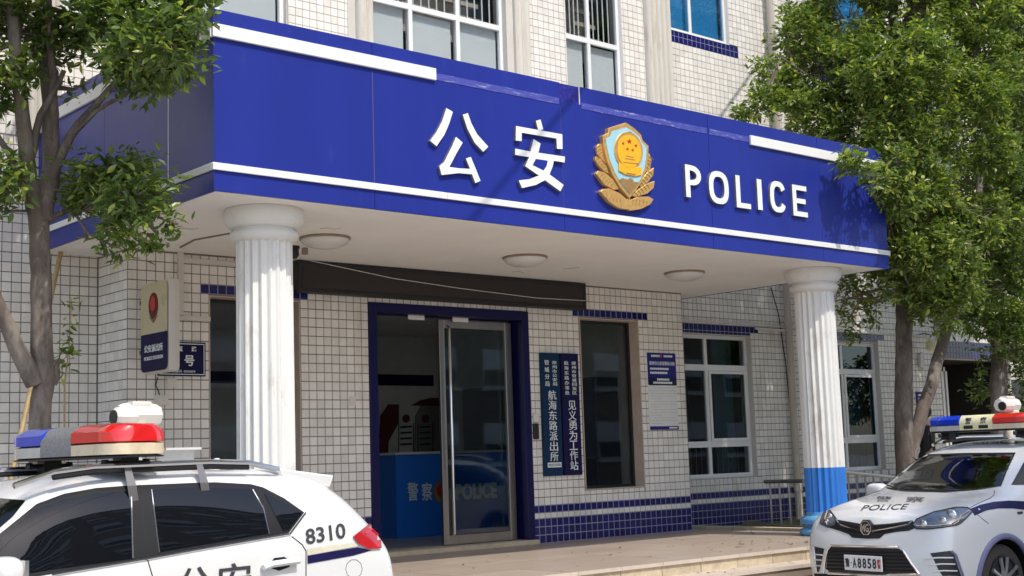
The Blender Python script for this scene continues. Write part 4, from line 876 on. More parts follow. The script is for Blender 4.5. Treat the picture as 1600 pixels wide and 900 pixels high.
bl = PB([(20, 50, -2, 70, 1), (110, 20, -2.1, 60, 1), (-30, 120, -2, 60, .8), (25, 120, -2.2, 40, .8), (-60, 300, -2, 50, .5), (60, -80, -2, 90, .9), (-60, -40, -2, 90, .8), (20, 275, -2.2, 38, .7), (5, 330, -2.1, 28, .4), (120, 85, -2.0, 30, .6), (140, 128, -1.9, 34, .35), (55, 75, -2.3, 35, .8), (-130, 60, -2.5, 110, .8), (-150, 250, -2.3, 90, .7), (-60, -150, -2.5, 120, .7), (120, -120, -2.5, 110, .7), (-20, -220, -1.9, 120, .7), (110, -230, -1.8, 120, .7), (230, -190, -1.9, 100, .7), (60, -340, -1.9, 120, .6), (190, -330, -1.8, 110, .6), (-90, 30, -1.2, 90, .8), (300, -120, -2.2, 70, .8)]) \
   + PB([(175, 30, -6.75, 60, 1), (235, 35, -6.65, 60, 1.1), (290, 40, -6.7, 48, 1), (200, 95, -6.7, 48, 1), (255, 95, -6.6, 48, 1), (290, 100, -6.6, 30, .8), (230, 130, -6.6, 26, .7), (180, -60, -6.7, 80, .9), (290, -40, -6.7, 60, .9), (315, 30, -6.8, 22, .8),
          (190, 290, -6.5, 55, .85), (150, 320, -6.6, 50, .85), (225, 320, -6.45, 42, .85), (115, 290, -6.7, 36, .6), (185, 365, -6.5, 42, .8), (150, 395, -6.6, 28, .5), (230, 275, -6.5, 26, .6), (265, 350, -6.4, 15, .8), (215, 250, -6.5, 20, .5), (120, 370, -6.6, 24, .4), (260, 60, -6.9, 45, 1), (205, 60, -7.0, 45, 1), (170, 345, -6.9, 40, .8), (205, 310, -6.8, 40, .8), (140, 270, -6.8, 30, .6), (230, 380, -6.5, 22, .6), (250, 300, -6.6, 25, .8)], 'x')
tree('leafy_tree', 'grey-barked forked leafy tree beside the shaded canopy side, behind the car', lbase, limbs, bl, 11, .088, 1.35)
# right trees
rb0 = o_(1412, 705, -2.0); rbase = (rb0.x, -2.0, G)
limbs = [([(rb0.x, -2, G-.05), o_(1413, 705, -2), o_(1412, 600, -2), o_(1413, 500, -2), o_(1410, 400, -2), o_(1402, 280, -2), o_(1400, 120, -2), o_(1395, -40, -2)], .150, .06),
         ([o_(1420, 715, -2.05), o_(1432, 672, -2.1), o_(1455, 600, -2.1), o_(1476, 530, -2.1), o_(1500, 440, -2.2), o_(1530, 300, -2.3), o_(1545, 120, -2.3)], .10, .022), ([o_(1400, 280, -2), o_(1350, 200, -1.9), o_(1280, 130, -1.8), o_(1220, 90, -1.7)], .045, .015),
         ([o_(1410, 420, -2), o_(1440, 330, -2.4), o_(1480, 240, -2.6), o_(1500, 100, -2.6)], .05, .02), ([o_(1412, 470, -2), o_(1375, 450, -1.8), o_(1335, 465, -1.6), o_(1305, 470, -1.5)], .03, .010), ([o_(1404, 330, -2), o_(1372, 290, -2.7), o_(1345, 265, -3.2)], .03, .012)]
bl = PB([(1255, 55, -1.6, 50, .75), (1325, 40, -1.8, 70, 1), (1410, 20, -2.2, 80, 1), (1500, 20, -2.4, 85, 1), (1215, 110, -1.5, 40, .8), (1280, 120, -1.8, 60, 1), (1190, 165, -1.6, 34, .8), (1240, 170, -1.7, 45, .9), (1350, 120, -2.2, 75, 1), (1430, 120, -2.6, 75, 1), (1510, 120, -2.6, 80, 1),
         (1295, 205, -1.9, 40, .9), (1345, 205, -2.4, 50, 1), (1400, 215, -2.9, 60, 1), (1470, 210, -2.8, 60, .9), (1420, 290, -2.9, 55, 1), (1480, 300, -2.9, 60, 1.1), (1340, 258, -3.35, 26, .9), (1372, 285, -3.3, 26, .9), (1400, 350, -2.6, 38, .8), (1455, 370, -2.7, 50, 1), (1510, 350, -2.7, 50, 1),
         (1430, 440, -2.3, 44, .9), (1490, 440, -2.4, 44, .9), (1385, 420, -2.0, 30, .6), (1335, 445, -1.4, 34, .35), (1370, 480, -1.4, 34, .35), (1310, 490, -1.3, 26, .35), (1340, 510, -1.2, 24, .4), (1365, 380, -1.8, 22, .5), (1465, 500, -2.2, 30, .7), (1160, 185, -1.5, 18, .7), (1225, 30, -1.3, 24, .5), (1405, 310, -3.2, 40, 1), (1440, 400, -3.0, 45, 1), (1395, 250, -3.2, 40, 1), (1465, 445, -2.8, 40, 1), (1410, 170, -3.0, 50, 1), (1420, 80, -3.0, 55, 1), (1385, 120, -2.9, 50, 1), (1405, 395, -2.8, 30, .8), (1500, 490, -2.6, 34, .9), (1440, 480, -2.5, 26, .6), (1375, 340, -2.5, 22, .7), (1500, 415, -3.1, 36, 1), (1530, 330, -3.2, 42, 1), (1545, 235, -3.2, 45, 1), (1530, 150, -3.2, 45, 1), (1475, 380, -3.2, 36, 1), (1420, 445, -2.9, 26, .9), (1485, 470, -2.9, 26, .9), (1400, 455, -2.6, 20, .7),
         (1320, -60, -1.9, 80, .8), (1430, -70, -2.2, 90, .8), (1530, -80, -2.3, 90, .8)])
tree('leafy_tree', 'tall bushy tree with two dark forked stems behind the white police car', rbase, limbs, bl, 23, .095, 1.25, 'leaf_light')
r2 = o_(1562, 690, -1.3); base2 = (r2.x, -1.3, G)
limbs = [([(r2.x, -1.3, G-.05), o_(1562, 690, -1.3), o_(1560, 600, -1.3), o_(1563, 540, -1.3), o_(1550, 440, -1.3), o_(1560, 300, -1.3), o_(1590, 120, -1.3)], .17, .06), ([o_(1558, 560, -1.3), o_(1540, 470, -1.3), o_(1520, 400, -1.3)], .06, .03)]
bl = PB([(1560, 200, -1.4, 80, 1), (1620, 150, -1.3, 90, 1), (1590, 40, -1.4, 90, 1), (1560, 300, -1.5, 70, 1), (1620, 290, -1.3, 80, 1), (1570, 380, -1.6, 60, 1), (1630, 400, -1.4, 70, .9), (1545, 450, -1.5, 45, .9), (1595, 470, -1.5, 45, .9), (1530, 500, -1.4, 36, .8), (1585, 525, -1.3, 30, .6), (1540, 560, -1.1, 24, .5), (1590, 620, -.8, 34, .7), (1535, 610, -.7, 22, .5), (1620, 570, -1, 40, .7), (1600, -70, -1.3, 90, .7), (1560, 440, -2.0, 40, 1), (1580, 500, -1.9, 36, 1), (1540, 530, -1.8, 26, .8), (1560, 350, -2.3, 45, 1), (1575, 250, -2.4, 50, 1), (1580, 420, -2.3, 40, 1), (1590, 140, -2.4, 55, 1), (1600, 540, -1.8, 34, .8)])
tree('leafy_tree', 'single-stemmed bushy tree in front of the blue-tiled side entrance', base2, limbs, bl, 31, .10, 1.0, 'leaf')
# sprout on the left trunk and bamboo pole leaning on the wall
sp = thing('sapling', 'thin leafy sapling growing beside the grey tree trunk against the tiled wall', 'plant', (o_(100, 690, -1.4).x, -1.4, G)); rng = random.Random(5); binv = Vector(sp.location)
st = [o_(100, 760, -1.4), o_(101, 600, -1.4), o_(108, 540, -1.4), o_(112, 465, -1.4)]
MB().tube([Vector((0, 0, 0))]+[p-binv for p in st], [.012, .010, .008, .006, .003], 6).build('stem', 'bamboo', sp)
tips = []
for k in range(16):
    t_ = k/15; p = o_(98+14*t_+rng.uniform(-4, 4), 585-118*t_, -1.4); a = rng.uniform(0, 6.28); tips.append((p-binv, Vector((math.cos(a), math.sin(a), .1))))
leafmesh(tips, rng, .10, 'leaf_light', 'leaves', sp, per=4, spread=.04)
a, b = on(97, 385, y=.55), on(28, 700, y=-.1)
d = (b-a).normalized(); b = a+d*((G-a.z)/d.z)
bp = tag(MB().tube([a, a.lerp(b, .3), a.lerp(b, .6), b], .024, 10).build('bamboo_pole', 'bamboo', None, smooth=True), 'yellow bamboo pole leaning against the tiled wall behind the tree trunk', 'pole')
# ------------------------------------------------------------------ across the street: what the glass reflects
ab = thing('apartment_block', 'tall beige apartment block with rows of pale windows across the street', 'building', (0, 0, 0)); mat('beige_render', (.24, .19, .14), .85, var=.1)
B('wall', 'beige_render', ab, 2, 44, -40, -27, G, 32); B('parapet', 'beige_render', ab, 1.8, 44.2, -40.2, -26.8, 32, 32.6)
def shared(nm, m_, *a):
    me = bpy.data.meshes.new(nm); q_ = MB().box(*a); me.from_pydata(q_.v, [], q_.f); me.materials.append(MT[m_]); return me
me, me2, me3 = shared('window', 'frosted', -.9, .9, -.03, .04, 0, 1.5), shared('sill', 'white_trim', -1.0, 1.0, -.03, .15, -.15, -.02), shared('sill', 'car_black', -.85, .85, .041, .05, .05, .7)
for i in range(13):
    for j in range(11):
        w_ = obj('window', me, ab); w_.location = (4+i*3.1, -26.97, .9+j*2.9); obj('sill', me2, w_); obj('dark_pane', me3, w_)
nb_ = thing('neighbour_building', 'plain cream building with dark windows next to the side entrance', 'building', (0, 0, 0))
B('wall', 'plaster', nb_, 13.5, 34, 1.4, 14, G, 12); B('roof_edge', 'white_trim', nb_, 13.42, 34.1, 1.3, 14.1, 12, 12.35); B('plinth', 'stone', nb_, 13.48, 34.02, 1.36, 1.5, G, .3)
nw, ns, nf = shared('window', 'car_black', -.8, .8, 1.385, 1.42, 0, 1.7), shared('sill', 'white_trim', -.9, .9, 1.30, 1.44, -.1, -.02), shared('frame', 'window_white', -.03, .03, 1.37, 1.384, .02, 1.68)
for i in range(8):
    for j in range(4): w_ = obj('window', nw, nb_); w_.location = (15+i*2.5, 0, .6+j*2.95); obj('sill', ns, w_); obj('frame', nf, w_)
# fallen leaves on the porch, steps and street edge
rng = random.Random(77); V = []; F = []
for k in range(260):
    x = rng.uniform(-4.5, 3.0); lev = rng.choice((0, 0, 1, 2, 3, 4)); y = rng.uniform(-3.3, -.3) if lev == 0 else PY-.33*(lev-1)-rng.uniform(.03, .30) if lev < 4 else rng.uniform(-7, PY-1.05)
    if lev == 0 and rng.random() < .6: y = rng.uniform(-3.3, -2.0); x = rng.uniform(.2, 3.0)
    z = (0 if lev == 0 else -.1375*lev if lev < 4 else G)+.004; a = rng.uniform(0, 6.28); L_ = rng.uniform(.05, .09); d = Vector((math.cos(a), math.sin(a), rng.uniform(-.1, .25))); s_ = Vector((-math.sin(a), math.cos(a), rng.uniform(-.2, .2))); p = Vector((x, y, z)); i = len(V)
    V += [p, p+d*L_*.5+s_*L_*.2, p+d*L_+Vector((0, 0, .006)), p+d*L_*.5-s_*L_*.2, p+d*L_*.5+Vector((0, 0, -.002))]; F += [(i, i+4, i+1), (i+4, i+2, i+1), (i, i+3, i+4), (i+3, i+2, i+4)]
me = bpy.data.meshes.new('fallen_leaves'); me.from_pydata([tuple(v) for v in V], [], F); mat('dry_leaf', (.26, .17, .06), .8, var=.5, scale=12); me.materials.append(MT['dry_leaf'])
fl_ = obj('fallen_leaves', me); fl_['kind'] = 'stuff'; tag(fl_, 'dry brown leaves scattered on the porch floor and steps', 'leaves')
# overhead cable from across the street to the station wall; its shadow crosses the sign
P1 = Vector((-3.063, -3.006, 3.515)); w0 = P1+SUN*((9.3-P1.z)/SUN.z); dr_ = Vector((1.003, .723, 0)); s1 = (.70-w0.y)/.723; s0 = -14
tag(MB().tube([w0+dr_*s0, w0+dr_*s1], .022, 6).build('overhead_cable', 'black', None), 'black overhead cable strung from the station wall across the street', 'cable')
po = w0+dr_*s0; po.z = G
up_ = thing('utility_pole', 'concrete utility pole holding the overhead cable across the street', 'pole', po)
MB().tube([(0, 0, -.05), (0, 0, 10.4)], [.17, .12], 14).build('shaft', 'concrete', up_, smooth=True); B('cross_arm', 'bronze', up_, -.8, .8, -.05, .05, 9.78, 9.88)

# ------------------------------------------------------------------ cars
class Car:
    def __init__(s, label, nose, heading, L, stations, wheels, wr, name='police_car'):
        s.L = L; h = Vector((math.cos(heading), math.sin(heading), 0)); c = Vector((nose[0], nose[1], 0))-h*L/2
        s.root = thing(name, label, 'car', (c.x, c.y, G), heading, 'police cars parked at the steps')
        s.M = Matrix.Translation((c.x, c.y, G)) @ Matrix.Rotation(heading, 4, 'Z'); s.Mi = s.M.inverted()
        M = 11; V = []; F = []; N = len(stations); idx = {}
        for i, (x, ring) in enumerate(stations):
            for j, q in enumerate(ring):
                dx = q[2] if len(q) > 2 else 0
                for sd in ((1, -1) if 0 < j < M-1 else (0,)):
                    V.append((L/2-(x+dx), q[0]*sd, q[1])); idx[i, j, sd] = len(V)-1
        g = lambda i, j, sd: idx[i, j, 0 if j in (0, M-1) else sd]
        for i in range(N-1):
            for j in range(M-1):
                for sd in (1, -1):
                    f = [g(i, j, sd), g(i+1, j, sd), g(i+1, j+1, sd), g(i, j+1, sd)]; F.append(tuple(f if sd > 0 else f[::-1]))
        for i, bul in ((0, -.055), (N-1, .045)):
            cen = {}
            for j in range(1, M-1):
                p = V[g(i, j, 1)]; V.append((p[0]-bul, 0, p[2])); cen[j] = len(V)-1
            cen[0] = g(i, 0, 1); cen[M-1] = g(i, M-1, 1)
            for j in range(M-1):
                for sd in (1, -1):
                    f = []
                    for k in (g(i, j, sd), g(i, j+1, sd), cen[j+1], cen[j]):
                        if k not in f: f.append(k)
                    if len(f) > 2: F.append(tuple(f if (sd > 0) == (i == 0) else f[::-1]))
        me = bpy.data.meshes.new('body'); me.from_pydata(V, [], F); bm = bmesh.new(); bm.from_mesh(me); bmesh.ops.recalc_face_normals(bm, faces=bm.faces[:]); bm.to_mesh(me); bm.free()
        o = obj('body', me); ss = o.modifiers.new('s', 'SUBSURF'); ss.levels = ss.render_levels = 3
        cuts = []
        for wx in wheels:
            for sd in (1, -1):
                c_ = MB().lathe([(wr+.055, -.22), (wr+.055, .4)], (L/2-wx, sd*.80, wr+.01), 40, 'y').build('cut', 'car_plastic'); cuts.append(c_)
                b = o.modifiers.new('b', 'BOOLEAN'); b.operation = 'DIFFERENCE'; b.object = c_; b.solver = 'EXACT'
        bpy.context.view_layer.update(); m2 = bpy.data.meshes.new_from_object(o.evaluated_get(bpy.context.evaluated_depsgraph_get()))
        for c_ in cuts: bpy.data.objects.remove(c_)
        o.modifiers.clear(); o.data = m2; o.parent = s.root
        if len(m2.materials) < 1 or m2.materials[0] is None:
            ids = [p.material_index for p in m2.polygons]
        mats_ = [mm for mm in m2.materials]
        s.body = o; s.bvh_from(m2)
        # white paint everywhere except inside the wheel wells
        m2.materials.clear(); m2.materials.append(MT['car_white']); m2.materials.append(MT['car_plastic'])
        for p in m2.polygons:
            c3 = p.center; well = False
            for wx in wheels:
                dx = c3.x-(L/2-wx); dz = c3.z-(wr+.01); rr = math.hypot(dx, dz)
                if abs(c3.y) > .5 and rr < wr+.058 and (abs(rr-(wr+.055)) < .012 and abs(p.normal.y) < .6 or abs(c3.y) < .60): well = True
            low = c3.z < .235
            p.material_index = 1 if well or low else 0; p.use_smooth = True
        m2.set_sharp_from_angle(angle=R(40))
        for wx in wheels:
            for sd in (1, -1): s.wheel(wx, sd, wr)
    def bvh_from(s, me):
        bm = bmesh.new(); bm.from_mesh(me); bmesh.ops.triangulate(bm, faces=bm.faces[:]); s.bvh = BVHTree.FromBMesh(bm); bm.free()
    def P(s, x, y, z): return Vector((s.L/2-x, y, z))
    def hit(s, px, py):
        o = s.Mi @ CAM; d = (s.Mi.to_3x3() @ ray(px, py)).normalized(); h = s.bvh.ray_cast(o, d)
        return (h[0], h[1] if h[1].dot(d) < 0 else -h[1], d) if h[0] is not None else None
    def drape(s, name, poly, material, off=.004, parent=None, g=9, mirror=False, thick=0):
        bm = bmesh.new(); bm.faces.new([bm.verts.new((p[0], p[1], 0)) for p in poly])
        xs_ = [p[0] for p in poly]; ys_ = [p[1] for p in poly]
        for ax, lo, hi in ((0, min(xs_), max(xs_)), (1, min(ys_), max(ys_))):
            k = lo+g
            while k < hi:
                co = (k, 0, 0) if ax == 0 else (0, k, 0); no = (1, 0, 0) if ax == 0 else (0, 1, 0)
                bmesh.ops.bisect_plane(bm, geom=bm.verts[:]+bm.edges[:]+bm.faces[:], plane_co=co, plane_no=no); k += g
        bmesh.ops.triangulate(bm, faces=bm.faces[:])
        dead = []
        for v in bm.verts:
            h = s.hit(v.co.x, v.co.y)
            if h is None: dead.append(v)
            else: v.co = h[0]+h[1]*off
        if dead: bmesh.ops.delete(bm, geom=dead, context='VERTS')
        bmesh.ops.recalc_face_normals(bm, faces=bm.faces[:])
        # point outwards
        for f in bm.faces:
            d = (f.calc_center_median()-(s.Mi @ CAM))
            if f.normal.dot(d) > 0: f.normal_flip()
        out = []
        mb = MB().bm(bm); o = mb.build(name, material, parent or s.root, fix=False, smooth=True); out.append(o)
        if mirror:
            m2 = MB(); m2.add([(v[0], -v[1], v[2]) for v in mb.v], [f[::-1] for f in mb.f]); out.append(m2.build(name, material, parent or s.root, fix=False, smooth=True))
        return o
    def line(s, name, pts, r, material, parent=None, off=.0, mirror=False, n=6, step=6):
        Q = []
        for i in range(len(pts)-1):
            k = max(1, int(math.hypot(pts[i+1][0]-pts[i][0], pts[i+1][1]-pts[i][1])/step))
            Q += [(pts[i][0]+(pts[i+1][0]-pts[i][0])*t/k, pts[i][1]+(pts[i+1][1]-pts[i][1])*t/k) for t in range(k)]
        Q.append(pts[-1]); H = [s.hit(*q) for q in Q]; H = [h[0]+h[1]*off for h in H if h]
        if len(H) < 2: return None
        o = MB().tube(H, r, n).build(name, material, parent or s.root, smooth=True)
        if mirror: MB().tube([(h.x, -h.y, h.z) for h in H], r, n).build(name, material, parent or s.root, smooth=True)
        return o
    def text(s, body, material, o, u, v, w, h, off=.005, bold=.002):
        me = fit(textmesh(body, .1, bold, 0), w, h)
        bm = bmesh.new(); bm.from_mesh(me); bmesh.ops.triangulate(bm, faces=bm.faces[:]); dead = []
        for q in bm.verts:
            hh = s.hit(o[0]+u[0]*q.co.x+v[0]*q.co.y, o[1]+u[1]*q.co.x+v[1]*q.co.y)
            if hh is None: dead.append(q)
            else: q.co = hh[0]+hh[1]*off
        if dead: bmesh.ops.delete(bm, geom=dead, context='VERTS')
        for f in bm.faces:
            f.normal_update()
            if f.normal.dot(f.calc_center_median()-(s.Mi @ CAM)) > 0: f.normal_flip()
        bm.to_mesh(me); bm.free(); me.materials.clear(); me.materials.append(MT[material]); return obj('lettering', me, s.root)
    def wheel(s, wx, sd, wr):
        c = (s.L/2-wx, 0, wr); y0, y1 = sd*.66, sd*.86; hw = .10
        pr = [(wr*.66, -hw), (wr*.80, -hw*1.05), (wr*.95, -hw*.95), (wr, -hw*.75), (wr, hw*.75), (wr*.95, hw*.95), (wr*.80, hw*1.05), (wr*.66, hw)]
        w = MB().lathe(pr, (c[0], sd*.765, wr), 40, 'y').build('wheel', 'tyre', s.root, smooth=True)
        yo = sd*(.765+hw*.72)
        MB().lathe([(wr*.70, sd*.03), (wr*.70, sd*.045), (wr*.64, sd*.045), (wr*.60, sd*.0), (wr*.02, -sd*.01)], (c[0], yo, wr), 40, 'y').build('rim', 'car_black', w, smooth=True)
        for k in range(5):
            a = 2*math.pi*k/5+.3
            for da in (-.16, .16):
                p0 = Vector((c[0]+.04*math.cos(a+da*2), yo+sd*.03, wr+.04*math.sin(a+da*2))); p1 = Vector((c[0]+wr*.66*math.cos(a+da*1.5), yo+sd*.045, wr+wr*.66*math.sin(a+da*1.5)))
                MB().tube([p0, p0.lerp(p1, .5)+Vector((0, sd*.008, 0)), p1], [.022, .016, .020], 6).build('spoke', 'rim', w, smooth=True)
        MB().lathe([(.05, 0), (.045, sd*.02), (.01, sd*.026)], (c[0], yo+sd*.03, wr), 16, 'y').build('hub_cap', 'rim', w, smooth=True)
        # arch lip
        V = []
        pts = []
        for k in range(25):
            a = math.pi*(k/24)*1.12-.06*math.pi; rr = wr+.065; x_, z_ = c[0]+rr*math.cos(a), wr+.01+rr*math.sin(a)
            h = s.bvh.ray_cast(Vector((x_, sd*2, z_)), Vector((0, -sd, 0)))
            if h[0] is not None and abs(h[0].y) > .6: pts.append(h[0]+Vector((0, sd*.002, 0)))
        if len(pts) > 3: MB().tube(pts, .028, 8).build('arch_lip', 'purple_grey', s.root, smooth=True)
    def lightbar(s, x, hl, z0, depth, front_text=False, speaker='bar_cream', k=1.0):
        # feet, base tray, lower lens, coloured upper lens in three lengths; ends rounded in plan
        def seg(y0, y1, zb, zt, inset, round0, round1, m, nm, par):
            d = depth/2; ys_ = []; n = 16
            V = []; F = []; prof = lambda dd, top: [(-dd, zb), (-dd, zb+(zt-zb)*.55), (-dd*(1-inset), zt-.012), (-dd*(1-inset)*.8, zt), (dd*(1-inset)*.8, zt), (dd*(1-inset), zt-.012), (dd, zb+(zt-zb)*.55), (dd, zb)]
            st = []
            for k in range(n+1):
                f = k/n; y = y0+(y1-y0)*f; k1 = 1
                if round0: k1 = min(k1, math.sqrt(max(0, 1-max(0, 1-(abs(y-y0))/(.16))**2))*.55+.45)
                if round1: k1 = min(k1, math.sqrt(max(0, 1-max(0, 1-(abs(y-y1))/(.16))**2))*.55+.45)
                st.append((y, k1))
            for y, k1 in st:
                hgt = (zt-zb)*(.72+.28*k1)
                for px_, pz in prof(d*k1, 0): V.append((s.L/2-x+px_, y, zb+(pz-zb)*hgt/(zt-zb)))
            m_ = 8
            for i in range(n):
                for k in range(m_): F.append((i*m_+k, i*m_+(k+1) % m_, (i+1)*m_+(k+1) % m_, (i+1)*m_+k))
            F.append(tuple(range(m_))); F.append(tuple(n*m_+k for k in range(m_)))
            return MB().add(V, F).build(nm, m, par, smooth=True)
        cw = .20
        bar = seg(-hl, hl, z0, z0+.018, 0, 1, 1, 'car_black', 'light_bar', s.root)
        seg(cw, hl, z0+.018, z0+.080*k, 0, 0, 1, 'lens_clear', 'clear_lens', bar); seg(-hl, -cw, z0+.018, z0+.080*k, 0, 1, 0, 'lens_clear_grey', 'clear_lens', bar)
        seg(cw, hl, z0+.080*k, z0+.175*k, .28, 0, 1, 'lens_red', 'red_lens', bar); seg(-hl, -cw, z0+.080*k, z0+.175*k, .28, 1, 0, 'lens_blue', 'blue_lens', bar)
        c_ = seg(-cw+.003, cw-.003, z0+.018, z0+.172*k, .25, 0, 0, speaker, 'speaker', bar)
        if front_text:
            for q, ch in ((-.09, '警'), (.09, '察')):
                me = fit(textmesh(ch, .1, .001, .001), .075, .075)
                for v in me.vertices: v.co = Vector((s.L/2-x+depth*.47+v.co.z-(v.co.y)*.30+.006, v.co.x-q*1, z0+.105+v.co.y*.9)) if False else Vector((s.L/2-x+depth*.475-v.co.y*.42+v.co.z, q+v.co.x, z0+.115+v.co.y*.85))
                me.materials.clear(); me.materials.append(MT['stripe_navy']); obj('character', me, c_)
            for q in (-.09, .09): MB().box(s.L/2-x+depth*.48, s.L/2-x+depth*.507, q-.055, q+.055, z0+.03, z0+.065).build('speaker_slot', 'car_black', c_)
        for y in (-hl*.72, hl*.72):
            MB().box(s.L/2-x-.06, s.L/2-x+.06, y-.05, y+.05, z0-.075, z0).build('bar_foot', 'car_black', bar); MB().lathe([(.02, 0), (.025, .02), (.02, .04)], (s.L/2-x-.14, y, z0-.05), 10).build('foot_pad', 'car_black', bar); MB().lathe([(.02, 0), (.025, .02), (.02, .04)], (s.L/2-x+.14, y, z0-.05), 10).build('foot_pad', 'car_black', bar)
            MB().tube([(s.L/2-x-.14, y, z0-.03), (s.L/2-x+.14, y, z0-.03)], .012, 6).build('foot_bar', 'car_black', bar)
        return bar
    def rails(s, pts, r=.018):
        for sd in (1, -1):
            o = MB().tube([s.P(x, sd*y, z) for x, y, z in pts], r, 8).build('roof_rail', 'chrome', s.root, smooth=True)
            MB().tube([s.P(x, sd*y, z-.03) for x, y, z in pts[1:-1]], r*.9, 6).build('rail_base', 'car_plastic', o, smooth=True)
    def ptz(s, x, y, z, k=1.0):
        b = MB().lathe([(.05, 0), (.055, .03), (.045, .07), (.04, .10*k)], s.P(x, y, z), 16).build('roof_camera', 'offwhite_plastic', s.root, smooth=True)
        c = s.P(x, y, z+.17*k)
        MB().lathe([(.03, -.15), (.070, -.15), (.078, -.12), (.080, .10), (.066, .14), (.02, .145)], c+Vector((-.02, 0, 0)), 8, 'x').build('housing', 'offwhite_plastic', b)
        MB().bev(c.x-.10, c.x+.04, c.y-.05, c.y+.05, c.z+.055, c.z+.092, .012).build('sun_shield', 'offwhite_plastic', b)
        MB().lathe([(.055, -.06), (.066, -.04), (.066, .07), (.05, .09)], c+Vector((.11, .09, -.015)), 10, 'x').build('lamp_pod', 'offwhite_plastic', b); MB().lathe([(.045, .0), (.045, .012)], c+Vector((.198, .09, -.015)), 16, 'x').build('lens', 'car_black', b)
        MB().box(c.x-.05, c.x+.07, c.y-.03, c.y+.12, c.z-.11, c.z-.06).build('yoke', 'offwhite_plastic', b, bevel=.008)
        return b
def mir(s, x, y, z, sd):
    bm = bmesh.new(); bmesh.ops.create_uvsphere(bm, u_segments=20, v_segments=12, radius=1)
    for v in bm.verts: v.co = Vector((math.copysign(abs(v.co.x)**.7, v.co.x)*.085, math.copysign(abs(v.co.y)**.75, v.co.y)*.125, math.copysign(abs(v.co.z)**.7, v.co.z)*.085))+s.P(x, sd*y, z)
    o = MB().bm(bm).build('wing_mirror', 'car_white', s.root, smooth=True)
    MB().box(s.L/2-x-.092, s.L/2-x-.07, sd*y-.10, sd*y+.10, z-.06, z+.06).build('mirror_glass', 'chrome', o); MB().tube([s.P(x, sd*(y-.08), z-.05), s.P(x, sd*(y-.22), z-.08)], .03, 8).build('mirror_arm', 'car_black', o)
    MB().box(s.L/2-x+.02, s.L/2-x+.088, sd*y-.10, sd*y+.11, z-.075, z-.04).build('indicator', 'lens_clear', o)
    return o
# ---- white police car with tail lamp towards the steps (left of the door)
def ring(zb, w, sh, e, u, r, t, c, lo=.30):
    # zb bottom, w half width; sh, e, u, r, t = (y, z) points from shoulder up; c centre height
    return [(0, zb), (w*.90, zb), (w*.97, lo), (w, .50), (w, .74), sh, e, u, r, t, (0, c)]
hw = .865
SL = [(.02, [(0, .22), (.60, .22), (.66, .32), (.70, .48), (.70, .62), (.68, .74, .03), (.62, .84, .08), (.5, .89, .12), (.35, .92, .15), (.18, .93, .16), (0, .93, .16)]),
      (.20, ring(.20, .80, (.79, .80), (.75, .92), (.62, .97), (.45, 1.0), (.22, 1.01), 1.01)), (.75, ring(.20, hw, (.85, .92), (.82, 1.02), (.70, 1.07), (.5, 1.09), (.25, 1.10), 1.10)), (1.10, ring(.20, hw, (.855, .96), (.825, 1.06), (.73, 1.11), (.55, 1.14), (.28, 1.15), 1.15)),
      (1.45, ring(.20, hw, (.857, .99), (.83, 1.08), (.745, 1.19), (.64, 1.31), (.35, 1.35), 1.36)), (1.95, ring(.20, hw, (.858, 1.0), (.832, 1.09), (.76, 1.26), (.635, 1.52), (.40, 1.575), 1.59)), (2.45, ring(.20, hw, (.858, 1.02), (.835, 1.11), (.765, 1.28), (.635, 1.565), (.42, 1.615), 1.635)),
      (3.0, ring(.20, hw, (.858, 1.06), (.835, 1.16), (.765, 1.32), (.635, 1.565), (.42, 1.615), 1.635)), (3.45, ring(.20, hw, (.858, 1.08), (.832, 1.20), (.76, 1.34), (.625, 1.54), (.41, 1.59), 1.605)), (3.80, ring(.21, hw, (.862, 1.06), (.83, 1.23), (.76, 1.37), (.63, 1.52), (.42, 1.575), 1.585)),
      (4.06, ring(.22, hw, (.86, 1.03), (.82, 1.16), (.75, 1.27), (.63, 1.40), (.42, 1.47), 1.48)), (4.22, ring(.24, hw, (.855, .98), (.825, 1.08), (.75, 1.16), (.62, 1.22), (.40, 1.25), 1.255)), (4.31, ring(.27, hw*.98, (.835, .90), (.80, 1.01), (.70, 1.07), (.58, 1.10), (.38, 1.12), 1.12)), (4.35, ring(.33, hw*.94, (.77, .82), (.74, .93), (.65, .98), (.52, 1.01), (.32, 1.02), 1.02))]
HL = R(185.1)
CL = Car('white police car with red tail lamp and black 8310 number beside the porch', (-10.02, -4.49), HL, 4.50, SL, (.85, 3.42), .34)
fr = CL.drape('window_frame', [(-90, 902), (-40, 864), (0, 834), (57, 788), (100, 772), (150, 763), (203, 759), (300, 755), (336, 754), (392, 757), (411, 762), (444, 779), (475, 801), (451, 833), (422, 838), (300, 859), (230, 872), (80, 897), (-20, 914), (-90, 925)], 'car_plastic', .003, mirror=True)
for nm, pl in (('front_window', [(-60, 893), (0, 842), (57, 797), (100, 781), (150, 772), (203, 768), (206, 873), (80, 890), (-20, 907)]), ('rear_window', [(237, 766), (300, 763), (392, 765), (410, 795), (418, 834), (300, 854), (249, 863)]), ('quarter_window', [(412, 771), (445, 787), (471, 803), (451, 828), (442, 830)])):
    CL.drape(nm, pl, 'car_glass_dark', .007, mirror=True)
CL.line('chrome_strip', [(80, 899), (230, 874), (300, 861), (422, 840), (452, 835), (477, 802)], .006, 'chrome', off=.006, mirror=True); CL.line('pillar_strip', [(204, 768), (207, 873)], .006, 'chrome', off=.006, mirror=True); CL.line('pillar_strip', [(236, 766), (248, 864)], .005, 'chrome', off=.006, mirror=True); CL.line('pillar_strip', [(394, 766), (411, 795), (420, 835)], .005, 'chrome', off=.006, mirror=True)
